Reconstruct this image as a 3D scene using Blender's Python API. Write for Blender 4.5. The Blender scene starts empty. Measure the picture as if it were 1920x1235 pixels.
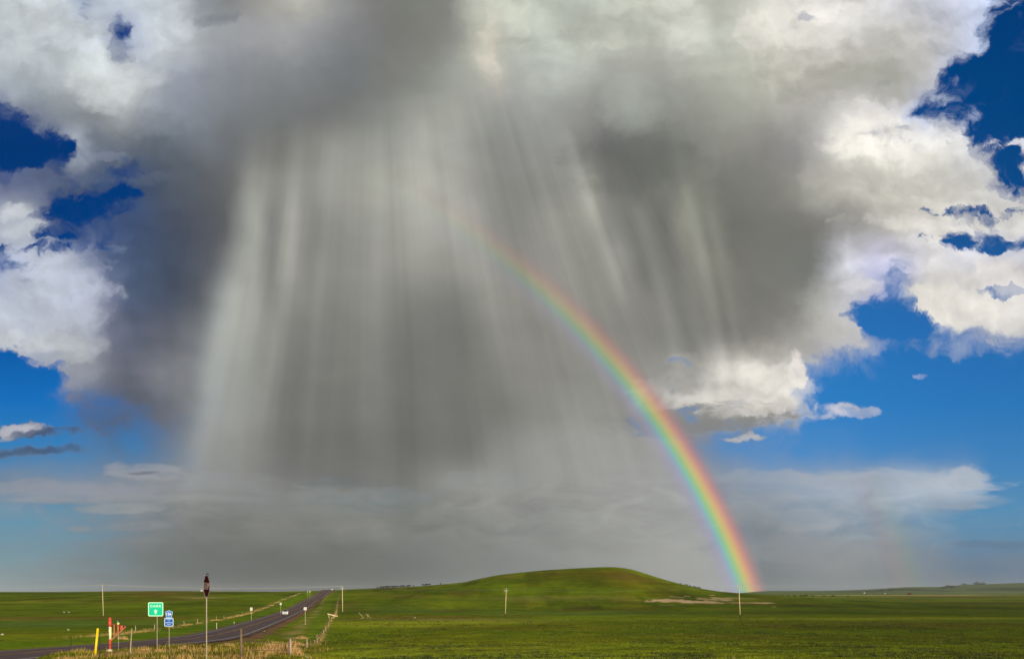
import bpy, bmesh, math, random
import numpy as np
from mathutils import Vector, Matrix
random.seed(7); rng = np.random.default_rng(7)
R = math.radians
scene = bpy.context.scene
COL = scene.collection

# ------------------------------------------------------------------ camera
F = 1580.0                      # focal length in photo pixels (1920 wide)
cam_d = bpy.data.cameras.new("camera"); cam = bpy.data.objects.new("camera", cam_d); COL.objects.link(cam)
cam.location = (0, 0, 0); cam.rotation_euler = (R(90), 0, 0)
cam_d.sensor_width = 36; cam_d.lens = 36*F/1920; cam_d.shift_y = (1110-617.5)/1920
cam_d.clip_start = 0.1; cam_d.clip_end = 60000
scene.camera = cam
scene.view_settings.view_transform = 'Standard'; scene.view_settings.look = 'None'
scene.view_settings.exposure = 0; scene.view_settings.gamma = 1
scene.cycles.max_bounces = 5; scene.cycles.transparent_max_bounces = 12; scene.cycles.volume_bounces = 0

# ------------------------------------------------------------------ sun (rainbow centre is the antisolar point)
AZ, EL = R(-24.2), R(-12.8)
ANTI = Vector((math.sin(AZ)*math.cos(EL), math.cos(AZ)*math.cos(EL), math.sin(EL)))
sd = bpy.data.lights.new("sun", 'SUN'); sun = bpy.data.objects.new("sun", sd); COL.objects.link(sun)
sd.energy = 5.0; sd.angle = R(0.53); sd.color = (1.0, 0.86, 0.66)
sun.rotation_euler = ANTI.to_track_quat('-Z', 'Y').to_euler()
sun.location = (40, -100, 40)

# ------------------------------------------------------------------ node helpers
def lin(c):
    return tuple(((v/255)/12.92 if v/255 <= 0.04045 else (((v/255)+0.055)/1.055)**2.4) for v in c)
class NG:
    def curve(s, x, pts, x0, x1, lo, hi):
        n = s.n.new('ShaderNodeFloatCurve'); cv = n.mapping.curves[0]; n.mapping.use_clip = True
        P_ = [((px-x0)/(x1-x0), (py-lo)/(hi-lo)) for px, py in pts]
        cv.points[0].location = P_[0]; cv.points[1].location = P_[-1]
        for p in P_[1:-1]: cv.points.new(*p)
        for p in cv.points: p.handle_type = 'AUTO' if len(pts) < 40 else 'VECTOR'
        n.mapping.update()
        s.put(n.inputs['Value'], s.m('DIVIDE', s.sub(x, x0), x1-x0, clamp=True)); n.inputs['Factor'].default_value = 1.0
        return s.m('MULTIPLY_ADD', n.outputs[0], hi-lo, lo)
    def __init__(s, tree): s.t = tree; s.n = tree.nodes; s.l = tree.links
    def new(s, typ, **kw):
        n = s.n.new(typ)
        for k, v in kw.items(): setattr(n, k, v)
        return n
    def put(s, sock, v):
        if isinstance(v, bpy.types.NodeSocket): s.l.new(v, sock)
        elif v is not None:
            if isinstance(v, (tuple, list)) and len(v) == 3 and sock.type == 'RGBA': v = (*v, 1)
            sock.default_value = v
    def m(s, op, a, b=None, c=None, clamp=False):
        n = s.n.new('ShaderNodeMath'); n.operation = op; n.use_clamp = clamp
        s.put(n.inputs[0], a)
        if b is not None: s.put(n.inputs[1], b)
        if c is not None: s.put(n.inputs[2], c)
        return n.outputs[0]
    def add(s, a, b): return s.m('ADD', a, b)
    def sub(s, a, b): return s.m('SUBTRACT', a, b)
    def mul(s, a, b): return s.m('MULTIPLY', a, b)
    def div(s, a, b): return s.m('DIVIDE', a, b)
    def sstep(s, x, a, b, lo=0.0, hi=1.0):
        n = s.n.new('ShaderNodeMapRange'); n.interpolation_type = 'SMOOTHSTEP'
        s.put(n.inputs[0], x); s.put(n.inputs[1], a); s.put(n.inputs[2], b); n.inputs[3].default_value = lo; n.inputs[4].default_value = hi
        return n.outputs[0]
    def xyz(s, x, y, z=0.0):
        n = s.n.new('ShaderNodeCombineXYZ'); s.put(n.inputs[0], x); s.put(n.inputs[1], y); s.put(n.inputs[2], z); return n.outputs[0]
    def sep(s, v):
        n = s.n.new('ShaderNodeSeparateXYZ'); s.l.new(v, n.inputs[0]); return n.outputs
    def noise(s, vec, scale, detail=4, rough=0.5, lac=2.0, dist=0.0, col=False):
        n = s.n.new('ShaderNodeTexNoise'); s.l.new(vec, n.inputs['Vector'])
        n.inputs['Scale'].default_value = scale; n.inputs['Detail'].default_value = detail
        n.inputs['Roughness'].default_value = rough; n.inputs['Lacunarity'].default_value = lac; n.inputs['Distortion'].default_value = dist
        return n.outputs['Color' if col else 'Fac']
    def mix(s, f, a, b, mode='MIX'):
        n = s.n.new('ShaderNodeMix'); n.data_type = 'RGBA'; n.blend_type = mode
        s.put(n.inputs[0], f); s.put(n.inputs[6], a); s.put(n.inputs[7], b); return n.outputs[2]
    def fmix(s, f, a, b):
        n = s.n.new('ShaderNodeMix'); n.data_type = 'FLOAT'
        s.put(n.inputs[0], f); s.put(n.inputs[2], a); s.put(n.inputs[3], b); return n.outputs[0]
    def vscale(s, v, f):
        n = s.n.new('ShaderNodeVectorMath'); n.operation = 'SCALE'; s.l.new(v, n.inputs[0]); s.put(n.inputs['Scale'], f); return n.outputs[0]
    def vadd(s, a, b):
        n = s.n.new('ShaderNodeVectorMath'); n.operation = 'ADD'; s.l.new(a, n.inputs[0]); s.put(n.inputs[1], b); return n.outputs[0]
    def ramp(s, fac, stops, interp='LINEAR'):
        n = s.n.new('ShaderNodeValToRGB'); cr = n.color_ramp; cr.interpolation = interp
        while len(cr.elements) < len(stops): cr.elements.new(0.5)
        for e, (p, c) in zip(cr.elements, stops):
            e.position = p; e.color = c if len(c) == 4 else (*c, 1)
        s.put(n.inputs[0], fac); return n.outputs

# ------------------------------------------------------------------ sky
# Everything is laid out by world direction: U to the right, V down from overhead,
# on a plane tangent to the sky sphere in the +Y direction (kilo-units).
SKY_ROWS = {
0: "0:200,198,190 60:215,212,203 120:203,202,197 155:165,170,180,.6 200:195,195,195 260:200,199,196 330:205,203,198 370:150,152,153 420:130,130,128 480:150,148,143 560:185,183,172 640:150,150,150 700:125,125,123 760:122,124,118 840:130,131,126 890:190,193,180 960:200,205,190 1080:190,195,185 1200:195,198,185 1270:215,215,205 1350:180,182,170 1430:215,213,203 1520:225,223,215 1600:215,213,208 1700:205,205,210 1790:195,200,215,.92 1850:190,200,225,.7 1890:190,200,225,.35 1920:190,200,225,0",
70: "0:195,195,188 60:212,209,200 130:212,210,203 180:215,213,208 225:150,155,175,.2 265:190,190,195,.75 300:215,213,205 350:200,198,193 400:168,168,166 450:162,162,164 520:165,166,168 600:145,147,150 680:125,127,128 740:122,123,118 810:128,128,123 860:140,142,135 900:190,190,175 920:205,200,185 960:190,193,180 1020:195,200,190 1100:185,188,175 1220:180,182,172 1290:210,212,202 1360:180,183,172 1440:205,203,190 1520:210,208,198 1600:205,203,195 1680:195,193,185 1760:195,195,195 1800:200,205,220,.8 1840:190,205,230,.5 1880:190,205,230,0",
140: "0:190,190,185 60:180,180,175 120:190,188,180 180:210,207,195 240:215,211,200 290:190,188,184 340:160,160,165 420:140,142,146 500:130,133,136 580:125,128,130 660:112,116,118 720:120,121,118 790:130,132,127 840:150,154,146 900:175,176,165 940:195,191,178 970:172,175,168 1040:185,190,182 1100:180,183,175 1150:160,162,155 1250:165,166,158 1350:180,182,170 1450:195,193,180 1550:190,187,175 1650:170,170,160 1720:180,178,172 1745:195,195,200,.9 1775:180,190,215,.45 1805:180,190,215,.1 1920:180,190,215,0",
210: "0:90,98,128,.3 40:120,123,135,.8 90:128,130,133 150:140,140,138 210:170,168,160 270:150,149,148 340:140,142,145 430:125,128,130 520:115,119,120 600:112,114,115 650:118,120,118 720:135,138,133 800:165,168,155 860:165,167,155 930:150,152,147 1000:160,163,158 1060:150,151,147 1120:140,140,137 1190:165,170,162 1250:140,142,135 1330:155,157,148 1420:165,165,155 1500:165,163,158 1560:185,183,178 1620:210,207,203 1685:205,203,205,.85 1725:165,178,210,.35 1770:165,178,210,.08 1830:165,178,210,.25 1880:165,178,210,.1 1920:165,178,210,0",
280: "0:100,110,140,0 70:100,110,140,0 105:110,120,145,.12 135:180,180,182,.7 170:110,115,125 230:100,104,110 290:95,100,103 340:105,108,112 400:110,113,116 450:108,109,110 500:118,119,114 560:130,131,124 640:150,151,140 720:150,153,142 790:172,173,160 850:165,166,154 920:145,147,140 980:140,142,135 1040:150,152,145 1080:140,141,136 1130:108,110,108 1200:105,108,103 1280:122,124,118 1360:140,140,132 1440:130,129,127 1500:140,138,138 1550:175,173,170 1590:225,222,210 1680:228,224,213 1760:222,220,210 1800:212,211,208,.9 1840:205,205,207,.6 1880:190,195,205,.05",
350: "0:105,110,135,.85 60:90,98,120,.95 120:85,92,110,.9 160:75,85,105,.75 205:60,80,110,.3 250:60,80,110,.35 285:75,85,105,.85 320:88,93,100 400:95,97,99 440:103,103,100 470:140,141,132 510:150,151,141 560:148,149,138 620:152,153,141 700:165,165,150 790:175,174,160 860:165,163,152 930:145,147,138 1000:135,136,128 1060:145,146,136 1110:160,160,145 1140:125,126,118 1200:112,113,107 1260:118,120,112 1300:130,131,120 1350:115,116,110 1430:125,125,118 1500:150,149,141 1570:195,193,182 1650:205,203,190 1800:205,203,192,.98 1880:210,208,205,.75 1920:210,208,205,.1",
420: "0:195,193,192,.8 40:200,197,193,.75 75:150,150,160,.45 120:70,85,120,.0 185:70,85,115,.12 225:65,80,110,.55 260:65,80,110,.95 300:72,82,100 370:80,85,95 420:88,90,93 450:120,121,115 480:158,160,148 510:135,136,130 550:158,158,146 600:130,130,124 650:142,142,133 700:150,151,140 780:165,165,153 850:172,170,158 920:150,149,140 980:140,140,131 1040:150,149,138 1100:155,154,141 1150:135,135,126 1250:120,121,113 1290:145,145,130 1330:135,136,125 1370:112,113,108 1530:120,119,114 1600:145,143,137 1660:185,182,172 1790:215,212,205,.92 1850:212,210,207,.55 1920:205,205,208,.5",
490: "0:160,163,185,.35 60:195,193,198,.75 110:205,203,205,.85 160:150,152,170,.72 200:85,98,125,.9 260:70,85,108 330:68,80,100 390:85,90,100 430:120,120,115 470:160,162,150 510:140,141,133 545:160,160,148 580:140,140,132 640:135,135,127 700:150,150,140 760:152,151,140 830:148,147,136 900:160,158,147 960:150,148,138 1040:150,148,138 1110:145,143,132 1160:150,149,138 1210:125,125,118 1270:125,125,117 1320:140,140,128 1370:118,118,110 1520:115,118,114 1550:150,152,155 1590:205,205,212 1640:195,195,215,.9 1740:210,208,207,.8 1800:195,200,215,.45 1860:190,195,210,.35 1920:200,200,205,.55",
560: "0:195,195,200 70:198,196,198 130:195,193,198 180:165,163,172 210:120,122,140 250:75,88,110 320:65,78,98 370:85,90,98 405:135,136,130 440:162,163,152 480:160,161,150 515:138,138,130 560:145,145,136 620:132,132,125 680:138,138,130 740:132,133,124 800:125,126,119 860:125,127,119 920:150,149,138 1060:150,149,137 1130:148,147,135 1200:138,137,127 1330:128,128,119 1400:115,115,109 1460:118,117,112 1510:125,125,120 1550:170,170,165 1590:200,200,200,.98 1630:165,172,210,.5 1680:165,175,210,.22 1720:205,202,198,.8 1800:215,212,203,.95 1920:208,206,204,.9",
630: "0:190,187,183,.85 50:185,183,182,.9 110:190,188,185,.98 170:180,177,178 210:120,120,132 260:95,100,115 320:100,100,108 360:120,120,122 400:150,151,143 440:160,161,150 490:155,156,146 530:130,131,124 600:125,125,119 660:130,130,123 720:122,123,116 800:118,119,112 870:118,119,112 930:138,137,128 1000:145,143,133 1080:145,144,133 1150:140,139,129 1220:135,134,125 1300:128,128,119 1380:122,121,114 1450:130,129,123 1510:160,158,151 1560:180,177,170 1620:188,186,182,.8 1655:190,190,195,.3 1690:190,190,200,.12 1740:195,193,192,.2 1820:185,183,185,.35",
700: "0:150,150,165,0 70:150,150,165,.05 105:150,148,155,.7 140:150,147,148,.95 190:125,123,128 240:100,101,110 300:125,121,124 350:130,128,128 385:145,146,140 430:150,152,143 480:150,151,142 520:128,128,122 580:120,120,114 650:125,125,118 720:118,119,113 800:115,116,110 870:118,119,111 940:132,132,122 1010:142,141,131 1080:142,142,132 1150:145,145,137 1210:150,149,142 1260:165,164,158 1300:150,149,142 1340:205,201,190 1400:215,211,200 1450:212,208,199 1480:210,207,199,.9 1510:200,200,200,.3 1550:160,170,200,.08 1600:160,170,200,0",
770: "0:105,110,130,0 60:105,110,130,.05 110:105,110,130,.2 150:95,100,118,.45 200:92,94,106,.72 260:92,94,102,.88 320:108,108,112 370:130,131,128 420:148,150,142 480:145,146,138 530:122,122,117 600:118,118,112 680:122,122,116 750:115,116,110 850:115,116,110 930:122,123,115 1000:135,135,126 1080:148,147,138 1190:150,149,141 1250:160,157,148 1290:170,167,158 1340:165,163,156 1400:165,162,155 1450:190,186,178,.98 1490:205,202,196,.8 1520:170,178,200,.15 1590:170,178,200,.1 1680:170,178,200,0",
840: "0:100,115,140,.05 150:100,115,140,.15 220:85,100,125,.4 290:100,110,130,.55 340:120,130,140,.8 390:135,138,137 450:142,144,138 500:128,129,124 560:112,112,108 640:115,115,110 720:112,112,107 800:110,111,106 880:112,113,108 930:138,139,133 1000:152,153,148 1100:156,156,151 1180:158,158,153 1240:158,159,156 1300:125,130,140,.8 1360:115,130,155,.4 1420:120,140,170,.15 1600:120,140,170,0",
910: "0:130,138,155,.8 80:135,142,158,.8 160:135,140,155,.8 260:138,142,150,.9 330:135,138,140 420:138,140,136 500:130,132,127 580:119,121,116 680:116,118,113 780:126,128,122 840:142,143,137 920:152,153,146 1000:150,151,146 1100:156,157,152 1200:160,161,158 1280:156,160,160 1360:142,150,160,.9 1440:148,160,175,.85 1550:158,170,187,.8 1650:168,180,197,.8 1720:180,192,206,.82 1790:188,198,210,.7 1830:180,194,210,.4 1855:175,190,208,0",
980: "0:100,140,165,.2 100:105,135,155,.3 200:115,130,145,.6 280:125,130,133,.9 360:122,125,121 480:126,128,122 600:130,132,125 700:132,134,127 760:125,128,122 850:130,133,127 950:138,140,135 1050:142,145,140 1150:152,154,148 1260:158,160,156 1340:150,155,157 1420:128,137,143,.95 1500:140,148,155,.85 1600:148,162,174,.8 1700:130,156,176,.5 1800:105,145,175,.15 1920:95,140,170,.1",
1050: "0:115,140,150,.4 100:115,135,142,.6 200:112,126,130,.8 300:108,115,112 400:105,110,105 500:103,107,101 620:105,109,102 720:110,114,109 800:115,119,115 880:126,129,124 960:130,134,130 1060:140,143,138 1180:155,157,151 1300:162,164,158 1360:160,165,165 1430:115,127,133 1500:135,140,145 1580:145,148,148 1680:130,140,148 1760:115,132,148,.9 1840:95,122,150,.6 1920:100,125,150,.6",
1120: "0:135,150,152,.8 100:122,138,142 200:110,122,122 300:103,110,106 400:103,107,102 500:100,104,99 620:102,105,100 720:105,108,103 820:112,116,112 940:125,128,123 1060:135,138,134 1180:150,152,147 1300:162,163,158 1380:160,163,165 1440:110,122,125 1550:112,124,130 1680:115,125,130 1780:110,122,130 1860:100,118,135 1920:105,122,138",
}
# small separate clouds: x, y, rx, ry, colour, opacity, ragged
SKY_PUFFS = [
 (110,918,190,15,(158,156,164),.55,.8), (380,905,170,18,(148,148,148),.4,.9), (300,935,160,8,(160,157,152),.4,.8), (640,925,130,14,(142,144,138),.4,.9),
 (25,803,52,13,(185,182,185),.9,.8), (85,815,55,9,(60,80,110),.8,.6), (65,849,85,8,(55,80,115),.85,.5), (12,820,10,5,(170,170,180),.6,.5),
 (230,952,62,8,(165,163,158),.6,.7), (150,986,24,6,(150,152,158),.45,.6), (255,984,60,8,(145,146,148),.5,.7), (55,937,60,6,(150,155,165),.6,.6),
 (275,887,65,14,(165,166,172),.5,.7), (270,887,28,3,(90,95,105),.6,.4), (600,940,150,22,(140,142,134),.35,1.), (900,900,90,16,(155,155,145),.35,.8),
 (640,905,60,10,(115,118,112),.4,.8), (1590,765,44,17,(195,195,205),.8,.8), (1545,778,60,5,(170,178,200),.5,.6),
 (1768,182,22,10,(190,200,215),.75,1.), (1735,703,12,7,(110,150,205),.5,.6), (1780,640,110,22,(140,160,200),.45,.9), (1865,575,90,40,(214,211,204),.8,.7),
 (1770,578,95,36,(220,216,206),.95,.7), (1850,508,100,34,(215,211,206),.95,.8), (1870,448,60,22,(195,195,205),.5,1.), (1870,1020,90,6,(75,112,150),.5,.6),
 (1640,905,170,24,(165,178,195),.3,1.), (1800,905,50,24,(190,200,212),.45,.7), (1690,903,160,20,(172,184,200),.45,.6), (1740,936,110,13,(165,180,198),.4,.6), (1500,900,140,10,(160,168,180),.35,.7), (1815,948,30,4,(150,165,185),.4,.7), (1560,955,170,20,(150,160,172),.35,1.),
 (1520,1035,170,26,(150,150,150),.4,1.), (1650,1002,90,14,(150,158,165),.35,.9), (1380,1000,45,24,(112,130,150),.3,1.), (1630,990,70,12,(110,140,165),.35,.9),
 (1395,826,40,6,(190,190,192),.8,.7), (1500,690,14,34,(228,222,212),.9,.6), (1370,732,145,52,(220,215,204),.75,.9), (1340,790,130,26,(128,127,124),.75,.8),
 (1420,770,70,12,(195,190,182),.6,.9), (1275,705,60,30,(138,138,131),.6,.9), (1250,790,110,24,(140,139,134),.5,.9), (1620,545,30,22,(222,218,208),.6,.7),
 (1700,258,130,44,(230,226,215),.6,.9), (1640,330,110,30,(175,173,163),.45,1.), (1730,420,130,14,(222,218,208),.5,1.), (1600,160,130,40,(150,150,142),.4,1.),
 (1480,50,90,40,(226,222,212),.55,1.), (1560,20,50,20,(232,228,220),.6,.9), (200,140,70,45,(220,216,203),.55,1.), (60,60,80,50,(214,211,202),.5,1.),
 (400,40,36,16,(120,125,128),.7,.7), (240,340,60,14,(120,122,128),.35,1.), (190,290,34,8,(140,142,148),.4,1.), (40,430,46,12,(205,201,196),.85,1.), (25,395,30,14,(212,208,200),.8,.9),
 (150,430,60,24,(70,86,118),.75,.8), (215,470,26,8,(120,130,150),.5,.9), (100,555,100,70,(203,200,202),.5,1.), (70,640,90,22,(205,200,192),.7,1.), (140,655,50,22,(196,191,184),.6,1.),
 (1190,200,70,40,(172,176,169),.22,1.3), (1130,75,55,16,(205,207,194),.4,.7), (925,100,22,50,(212,205,190),.4,.5), (1180,300,110,60,(96,99,94),.3,.8),
]
SKY_HOLES = [(1825,165,48,45,.95),(1885,235,50,40,.95),(1745,205,24,12,.6),(1905,320,22,28,.9),(1795,392,50,8,.6),(1862,398,46,11,.65),(1850,458,90,15,.88),(1890,545,40,7,.4),
 (1655,590,34,24,.95),(1690,612,44,18,.95),(1885,90,26,55,.95),(8,245,28,42,.95),(62,288,52,25,.93),(155,398,54,18,.88),(232,366,26,10,.75),(228,62,17,13,.6),
 (105,440,30,9,.75),(65,468,40,8,.5),(20,455,22,9,.6),(10,700,70,30,1)]
# single rain shafts: x, y, slope, half width, brightness change, from, to
SKY_STREAKS = [(446,400,-.17,22,.22,285,930),(468,400,-.17,16,.16,285,930),(486,420,-.15,8,.08,300,800),(425,540,-.17,18,.14,380,800),(548,420,-.10,12,.16,265,620),(533,430,-.11,6,.06,300,620),(566,420,-.10,6,-.05,300,600),(513,420,-.11,15,-.13,300,680),(590,430,-.06,16,-.09,330,650),(630,330,-.10,26,.09,240,520),
 (700,400,-.03,30,.08,240,600),(740,560,0,28,.07,450,800),(790,330,0,40,.12,170,540),(850,250,.05,26,.08,110,420),(925,100,.12,26,.16,10,200),(960,420,.25,26,-.10,290,620),(905,520,.15,22,.09,430,720),
 (1020,380,.3,24,.09,240,560),(1072,300,.36,20,.13,190,450),(1112,390,.40,12,.13,270,570),(1095,350,.38,8,.08,220,560),(1130,400,.38,7,-.06,300,570),(1150,430,.33,12,.12,330,570),(1185,430,.33,11,-.12,330,560),(1215,440,.33,14,.15,345,610),(1252,450,.3,12,-.10,350,600),
 (1296,400,.25,13,.18,305,640),(1312,420,.24,9,.12,330,640),(1275,430,.28,9,.06,330,620),(1332,480,.22,11,-.13,380,640),(1350,470,.2,10,.12,350,600),(640,700,-.04,30,-.10,540,880),(700,720,0,22,.07,600,890),(560,760,-.06,36,-.08,650,900),(480,640,-.1,14,.08,540,900),
 (770,700,.02,18,-.06,560,880),(830,760,.05,18,.06,620,890),(660,480,-.04,12,.08,400,640)]
def build_sky():
    w = bpy.data.worlds.new("World"); scene.world = w; w.use_nodes = True
    g = NG(w.node_tree); g.n.clear()
    tc = g.new('ShaderNodeTexCoord'); D = g.sep(tc.outputs['Generated'])
    dy = g.m('MAXIMUM', D[1], 0.12)
    U = g.m('ADD', g.mul(g.div(D[0], dy), F/1000), 0.96)
    V = g.m('SUBTRACT', 1.110, g.mul(g.div(D[2], dy), F/1000))
    P = g.xyz(U, V)
    # ---- domain warp
    wn = g.sep(g.noise(P, 5.5, 6, 0.55, col=True))
    wv1 = g.sub(wn[0], 0.5); wv2 = g.sub(wn[1], 0.5)
    wn2 = g.sep(g.noise(P, 30, 5, 0.6, col=True))
    # calm core where the rain falls
    def ell(cx, cy, rx, ry):
        a = g.div(g.sub(U, cx), rx); b = g.div(g.sub(V, cy), ry)
        return g.add(g.mul(a, a), g.mul(b, b))
    calm = g.m('MAXIMUM', g.sstep(ell(0.80, 0.72, 0.62, 0.62), 0.55, 1.1, 1, 0), g.sstep(V, 0.80, 0.9))
    wamp = g.fmix(calm, 0.085, 0.022)
    wamp2 = g.fmix(calm, 0.035, 0.004)
    Uw = g.add(g.add(U, g.mul(wv1, wamp)), g.mul(g.sub(wn2[0], .5), wamp2))
    Vw = g.add(g.add(V, g.mul(wv2, wamp)), g.mul(g.sub(wn2[1], .5), wamp2))
    # ---- colour field
    ufac = g.div(Uw, 1.92)
    acc = None; acca = None
    rows = sorted(SKY_ROWS); sg = 0.47*0.07
    for y in rows:
        stops = []
        for tok in SKY_ROWS[y].split():
            x, c = tok.split(':'); c = [float(v) for v in c.split(',')]
            a = c[3] if len(c) > 3 else 1.0
            stops.append((float(x)/1920, (*lin(c[:3]), a)))
        r = g.ramp(ufac, stops[:32], 'EASE' if False else 'LINEAR')
        if y == rows[0]: dv = g.m('MAXIMUM', g.sub(Vw, y/1000), 0.0)
        elif y == rows[-1]: dv = g.m('MINIMUM', g.sub(Vw, y/1000), 0.0)
        else: dv = g.sub(Vw, y/1000)
        q = g.div(dv, sg*math.sqrt(2)); q = g.mul(q, q)
        wgt = g.m('POWER', 2.718281828, g.mul(q, -1))
        cw = g.vscale(r[0], wgt); aw = g.m('MULTIPLY_ADD', r[1], wgt, acca if acca is not None else 0.0)
        acc = cw if acc is None else g.vadd(acc, cw)
        acca = aw
        sw = wgt if y == rows[0] else g.add(sw, wgt)
    cloud = g.vscale(acc, g.div(1.0, sw)); A = g.div(acca, sw)
    # ---- noises
    Pw = g.xyz(Uw, g.mul(Vw, 1.35))
    fb = g.noise(Pw, 13, 9, 0.58, dist=0.25)
    fb1 = g.noise(Pw, 6, 6, 0.52, dist=0.15)
    fb2 = g.noise(g.vadd(Pw, (-0.012, 0.026, 0)), 6, 6, 0.52, dist=0.15)
    wisp = g.noise(g.xyz(g.mul(Uw, 0.35), Vw), 26, 7, 0.6, dist=0.6)
    wisp2 = g.noise(g.xyz(g.add(g.mul(Uw, 0.8), g.mul(Vw, .5)), g.sub(g.mul(Vw, .9), g.mul(Uw, .35))), 16, 7, 0.62, dist=0.8)
    # ---- separate puffs
    for i, (x, y, rx, ry, c, op, rg) in enumerate(SKY_PUFFS):
        a = g.m('MULTIPLY', g.sub(g.m('MULTIPLY_ADD', A, 1e-6, Uw), x/1000), 1000/rx); b = g.m('MULTIPLY', g.sub(Vw, y/1000), 1000/ry)
        e = g.m('MULTIPLY_ADD', a, a, g.mul(b, b))
        low = y > 780 or ry < 12
        e = g.m('MULTIPLY_ADD', g.sub(wisp if low else fb, 0.5), (11.0 if low else 6.5)*rg, e)
        f = g.sstep(e, 0.15, 1.9, op, 0)
        cloud = g.mix(f, cloud, lin(c)); A = g.fmix(g.m('POWER', f, .6) if low else f, A, 0.42+0.55*op if y < 800 else 0.95)
    for (x, y, rx, ry, op) in SKY_HOLES:
        a = g.m('MULTIPLY', g.sub(g.m('MULTIPLY_ADD', A, 1e-6, Uw), x/1000), 1000/rx); b = g.m('MULTIPLY', g.sub(Vw, y/1000), 1000/ry)
        e = g.m('MULTIPLY_ADD', a, a, g.mul(b, b)); e = g.m('MULTIPLY_ADD', g.sub(fb, 0.5), 9.0, e)
        A = g.mul(A, g.sstep(e, -0.1, 3.0, 1-op, 1))
    # ---- luminance detail
    lum = g.m('DIVIDE', g.add(g.add(g.sep(cloud)[0], g.sep(cloud)[1]), g.sep(cloud)[2]), 3.0)
    puff = g.sstep(lum, 0.30, 0.62)
    left = g.mul(g.sstep(U, 0.30, 0.42, 1, 0), g.sstep(V, 0.72, 0.82, 1, 0))
    puff = g.m('MAXIMUM', g.mul(puff, g.sstep(V, 0.80, 0.88, 1, 0)), g.mul(left, 0.55))
    relief = g.mul(g.sub(fb1, fb2), 3.4)
    k = g.add(relief, g.mul(g.sub(fb, 0.5), 0.25))
    k = g.mul(k, g.m('MULTIPLY_ADD', puff, 0.42, 0.07))
    # soft broad mottling of the storm cloud
    soft = g.noise(P, 6.0, 4, 0.5)
    k = g.add(k, g.mul(g.sub(soft, 0.5), g.fmix(calm, 0.30, 0.08)))
    # horizon cloud layers
    hz = g.sstep(V, 0.86, 0.95)
    k = g.add(k, g.mul(g.mul(g.sub(wisp, 0.5), hz), g.sstep(V, 0.97, 1.07, .75, .10)))
    # ---- rain shafts fanning out from the cloud
    fan = g.div(g.sub(U, 0.70), g.add(V, 0.62))
    st1 = g.noise(g.xyz(fan, g.mul(V, 0.030), 0.3), 15, 3, 0.5)
    st2 = g.noise(g.xyz(fan, g.mul(V, 0.018), 2.7), 44, 2, 0.5)
    st3 = g.noise(g.xyz(fan, g.mul(V, 0.022), 6.1), 110, 2, 0.5)
    st = g.add(g.add(g.mul(g.sub(st1, 0.5), 0.36), g.mul(g.sub(st2, 0.5), 0.22)), g.mul(g.sub(st3, .5), .08))
    sm = g.mul(g.sstep(ell(0.86, 0.58, 0.60, 0.46), 0.45, 1.05, 1, 0), g.sstep(g.add(V, g.m('MULTIPLY', g.m('ABSOLUTE', g.sub(U, .86)), -.40)), 0.07, 0.20))
    k = g.add(k, g.mul(st, sm))
    # single shafts: back-trace each direction along the local slant to where it crosses V = 0.4, then look up brightness
    sl_c = g.curve(U, [(-.1, -.2), (.40, -.18), (.50, -.12), (.60, -.08), (.72, -.01), (.80, .02), (.90, .14), (1.0, .28), (1.10, .38), (1.2, .33), (1.3, .24), (1.5, .18), (2.0, .1)], -.1, 2.0, -.3, .5)
    X0 = g.sub(g.add(U, g.mul(g.sub(st2, .5), .010)), g.mul(sl_c, g.mul(g.sub(V, .40), .92)))
    xs_ = [.38+i*.0042 for i in range(255)]
    for vc, (b0, b1, b2, b3) in ((300, (.20, .31, .36, .44)), (430, (.34, .42, .50, .60)), (590, (.50, .60, .66, .76)), (760, (.66, .76, .78, 1.0))):
        pts = []
        for x in xs_:
            v = 0
            for (x0, y0, sl, wd, am_, v0, v1) in SKY_STREAKS:
                if v0-20 < vc < v1+20:
                    x400 = x0+sl*(400-y0); v += .82*am_*math.exp(-((x*1000-x400)/wd)**2)
            pts.append((x, v))
        c = g.curve(X0, pts, .38, .38+254*.0042, -.5, .5)
        wv = g.mul(g.sstep(V, b0, b1), g.sstep(V, b2, b3, 1, 0))
        k = g.m('MULTIPLY_ADD', c, wv, k)
    cloud = g.vscale(cloud, g.m('MAXIMUM', g.add(1.0, k), 0.2))
    cool = g.mul(g.sstep(U, .28, .52, 1, 0), g.sstep(V, .75, .85, 1, 0)); cloud = g.mix(cool, cloud, g.mix(1.0, cloud, (.88, .98, 1.12), 'MULTIPLY'))
    cloud = g.mix(g.mul(g.sstep(U, 1.3, 1.5), puff), cloud, g.mix(1.0, cloud, (1.07, 1.07, 1.09), 'MULTIPLY'))
    cl_ = g.sep(cloud); gr_ = g.m('DIVIDE', g.add(g.add(cl_[0], cl_[1]), cl_[2]), 3.0); cloud = g.mix(g.mul(calm, .35), cloud, g.xyz(gr_, gr_, gr_))
    # ---- blue sky
    left_b = g.ramp(g.div(V, 1.12), [(p/1120, lin(c)) for p, c in [(0,(8,55,118)),(280,(0,50,110)),(430,(0,55,118)),(650,(0,84,158)),(750,(12,104,178)),(860,(50,125,178)),(960,(85,140,168)),(1050,(115,145,155)),(1115,(137,152,152))]])[0]
    right_b = g.ramp(g.div(V, 1.12), [(p/1120, lin(c)) for p, c in [(0,(0,60,122)),(200,(0,68,132)),(420,(12,78,142)),(500,(35,98,165)),(650,(36,112,182)),(760,(42,122,190)),(850,(62,132,193)),(950,(84,144,186)),(1010,(92,142,176)),(1060,(95,128,158)),(1115,(105,126,143))]])[0]
    blue = g.mix(g.sstep(U, 0.2, 1.4), left_b, right_b)
    blue = g.vscale(blue, g.sstep(U, 1.3, 1.95, 1.12, 0.93))
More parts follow.
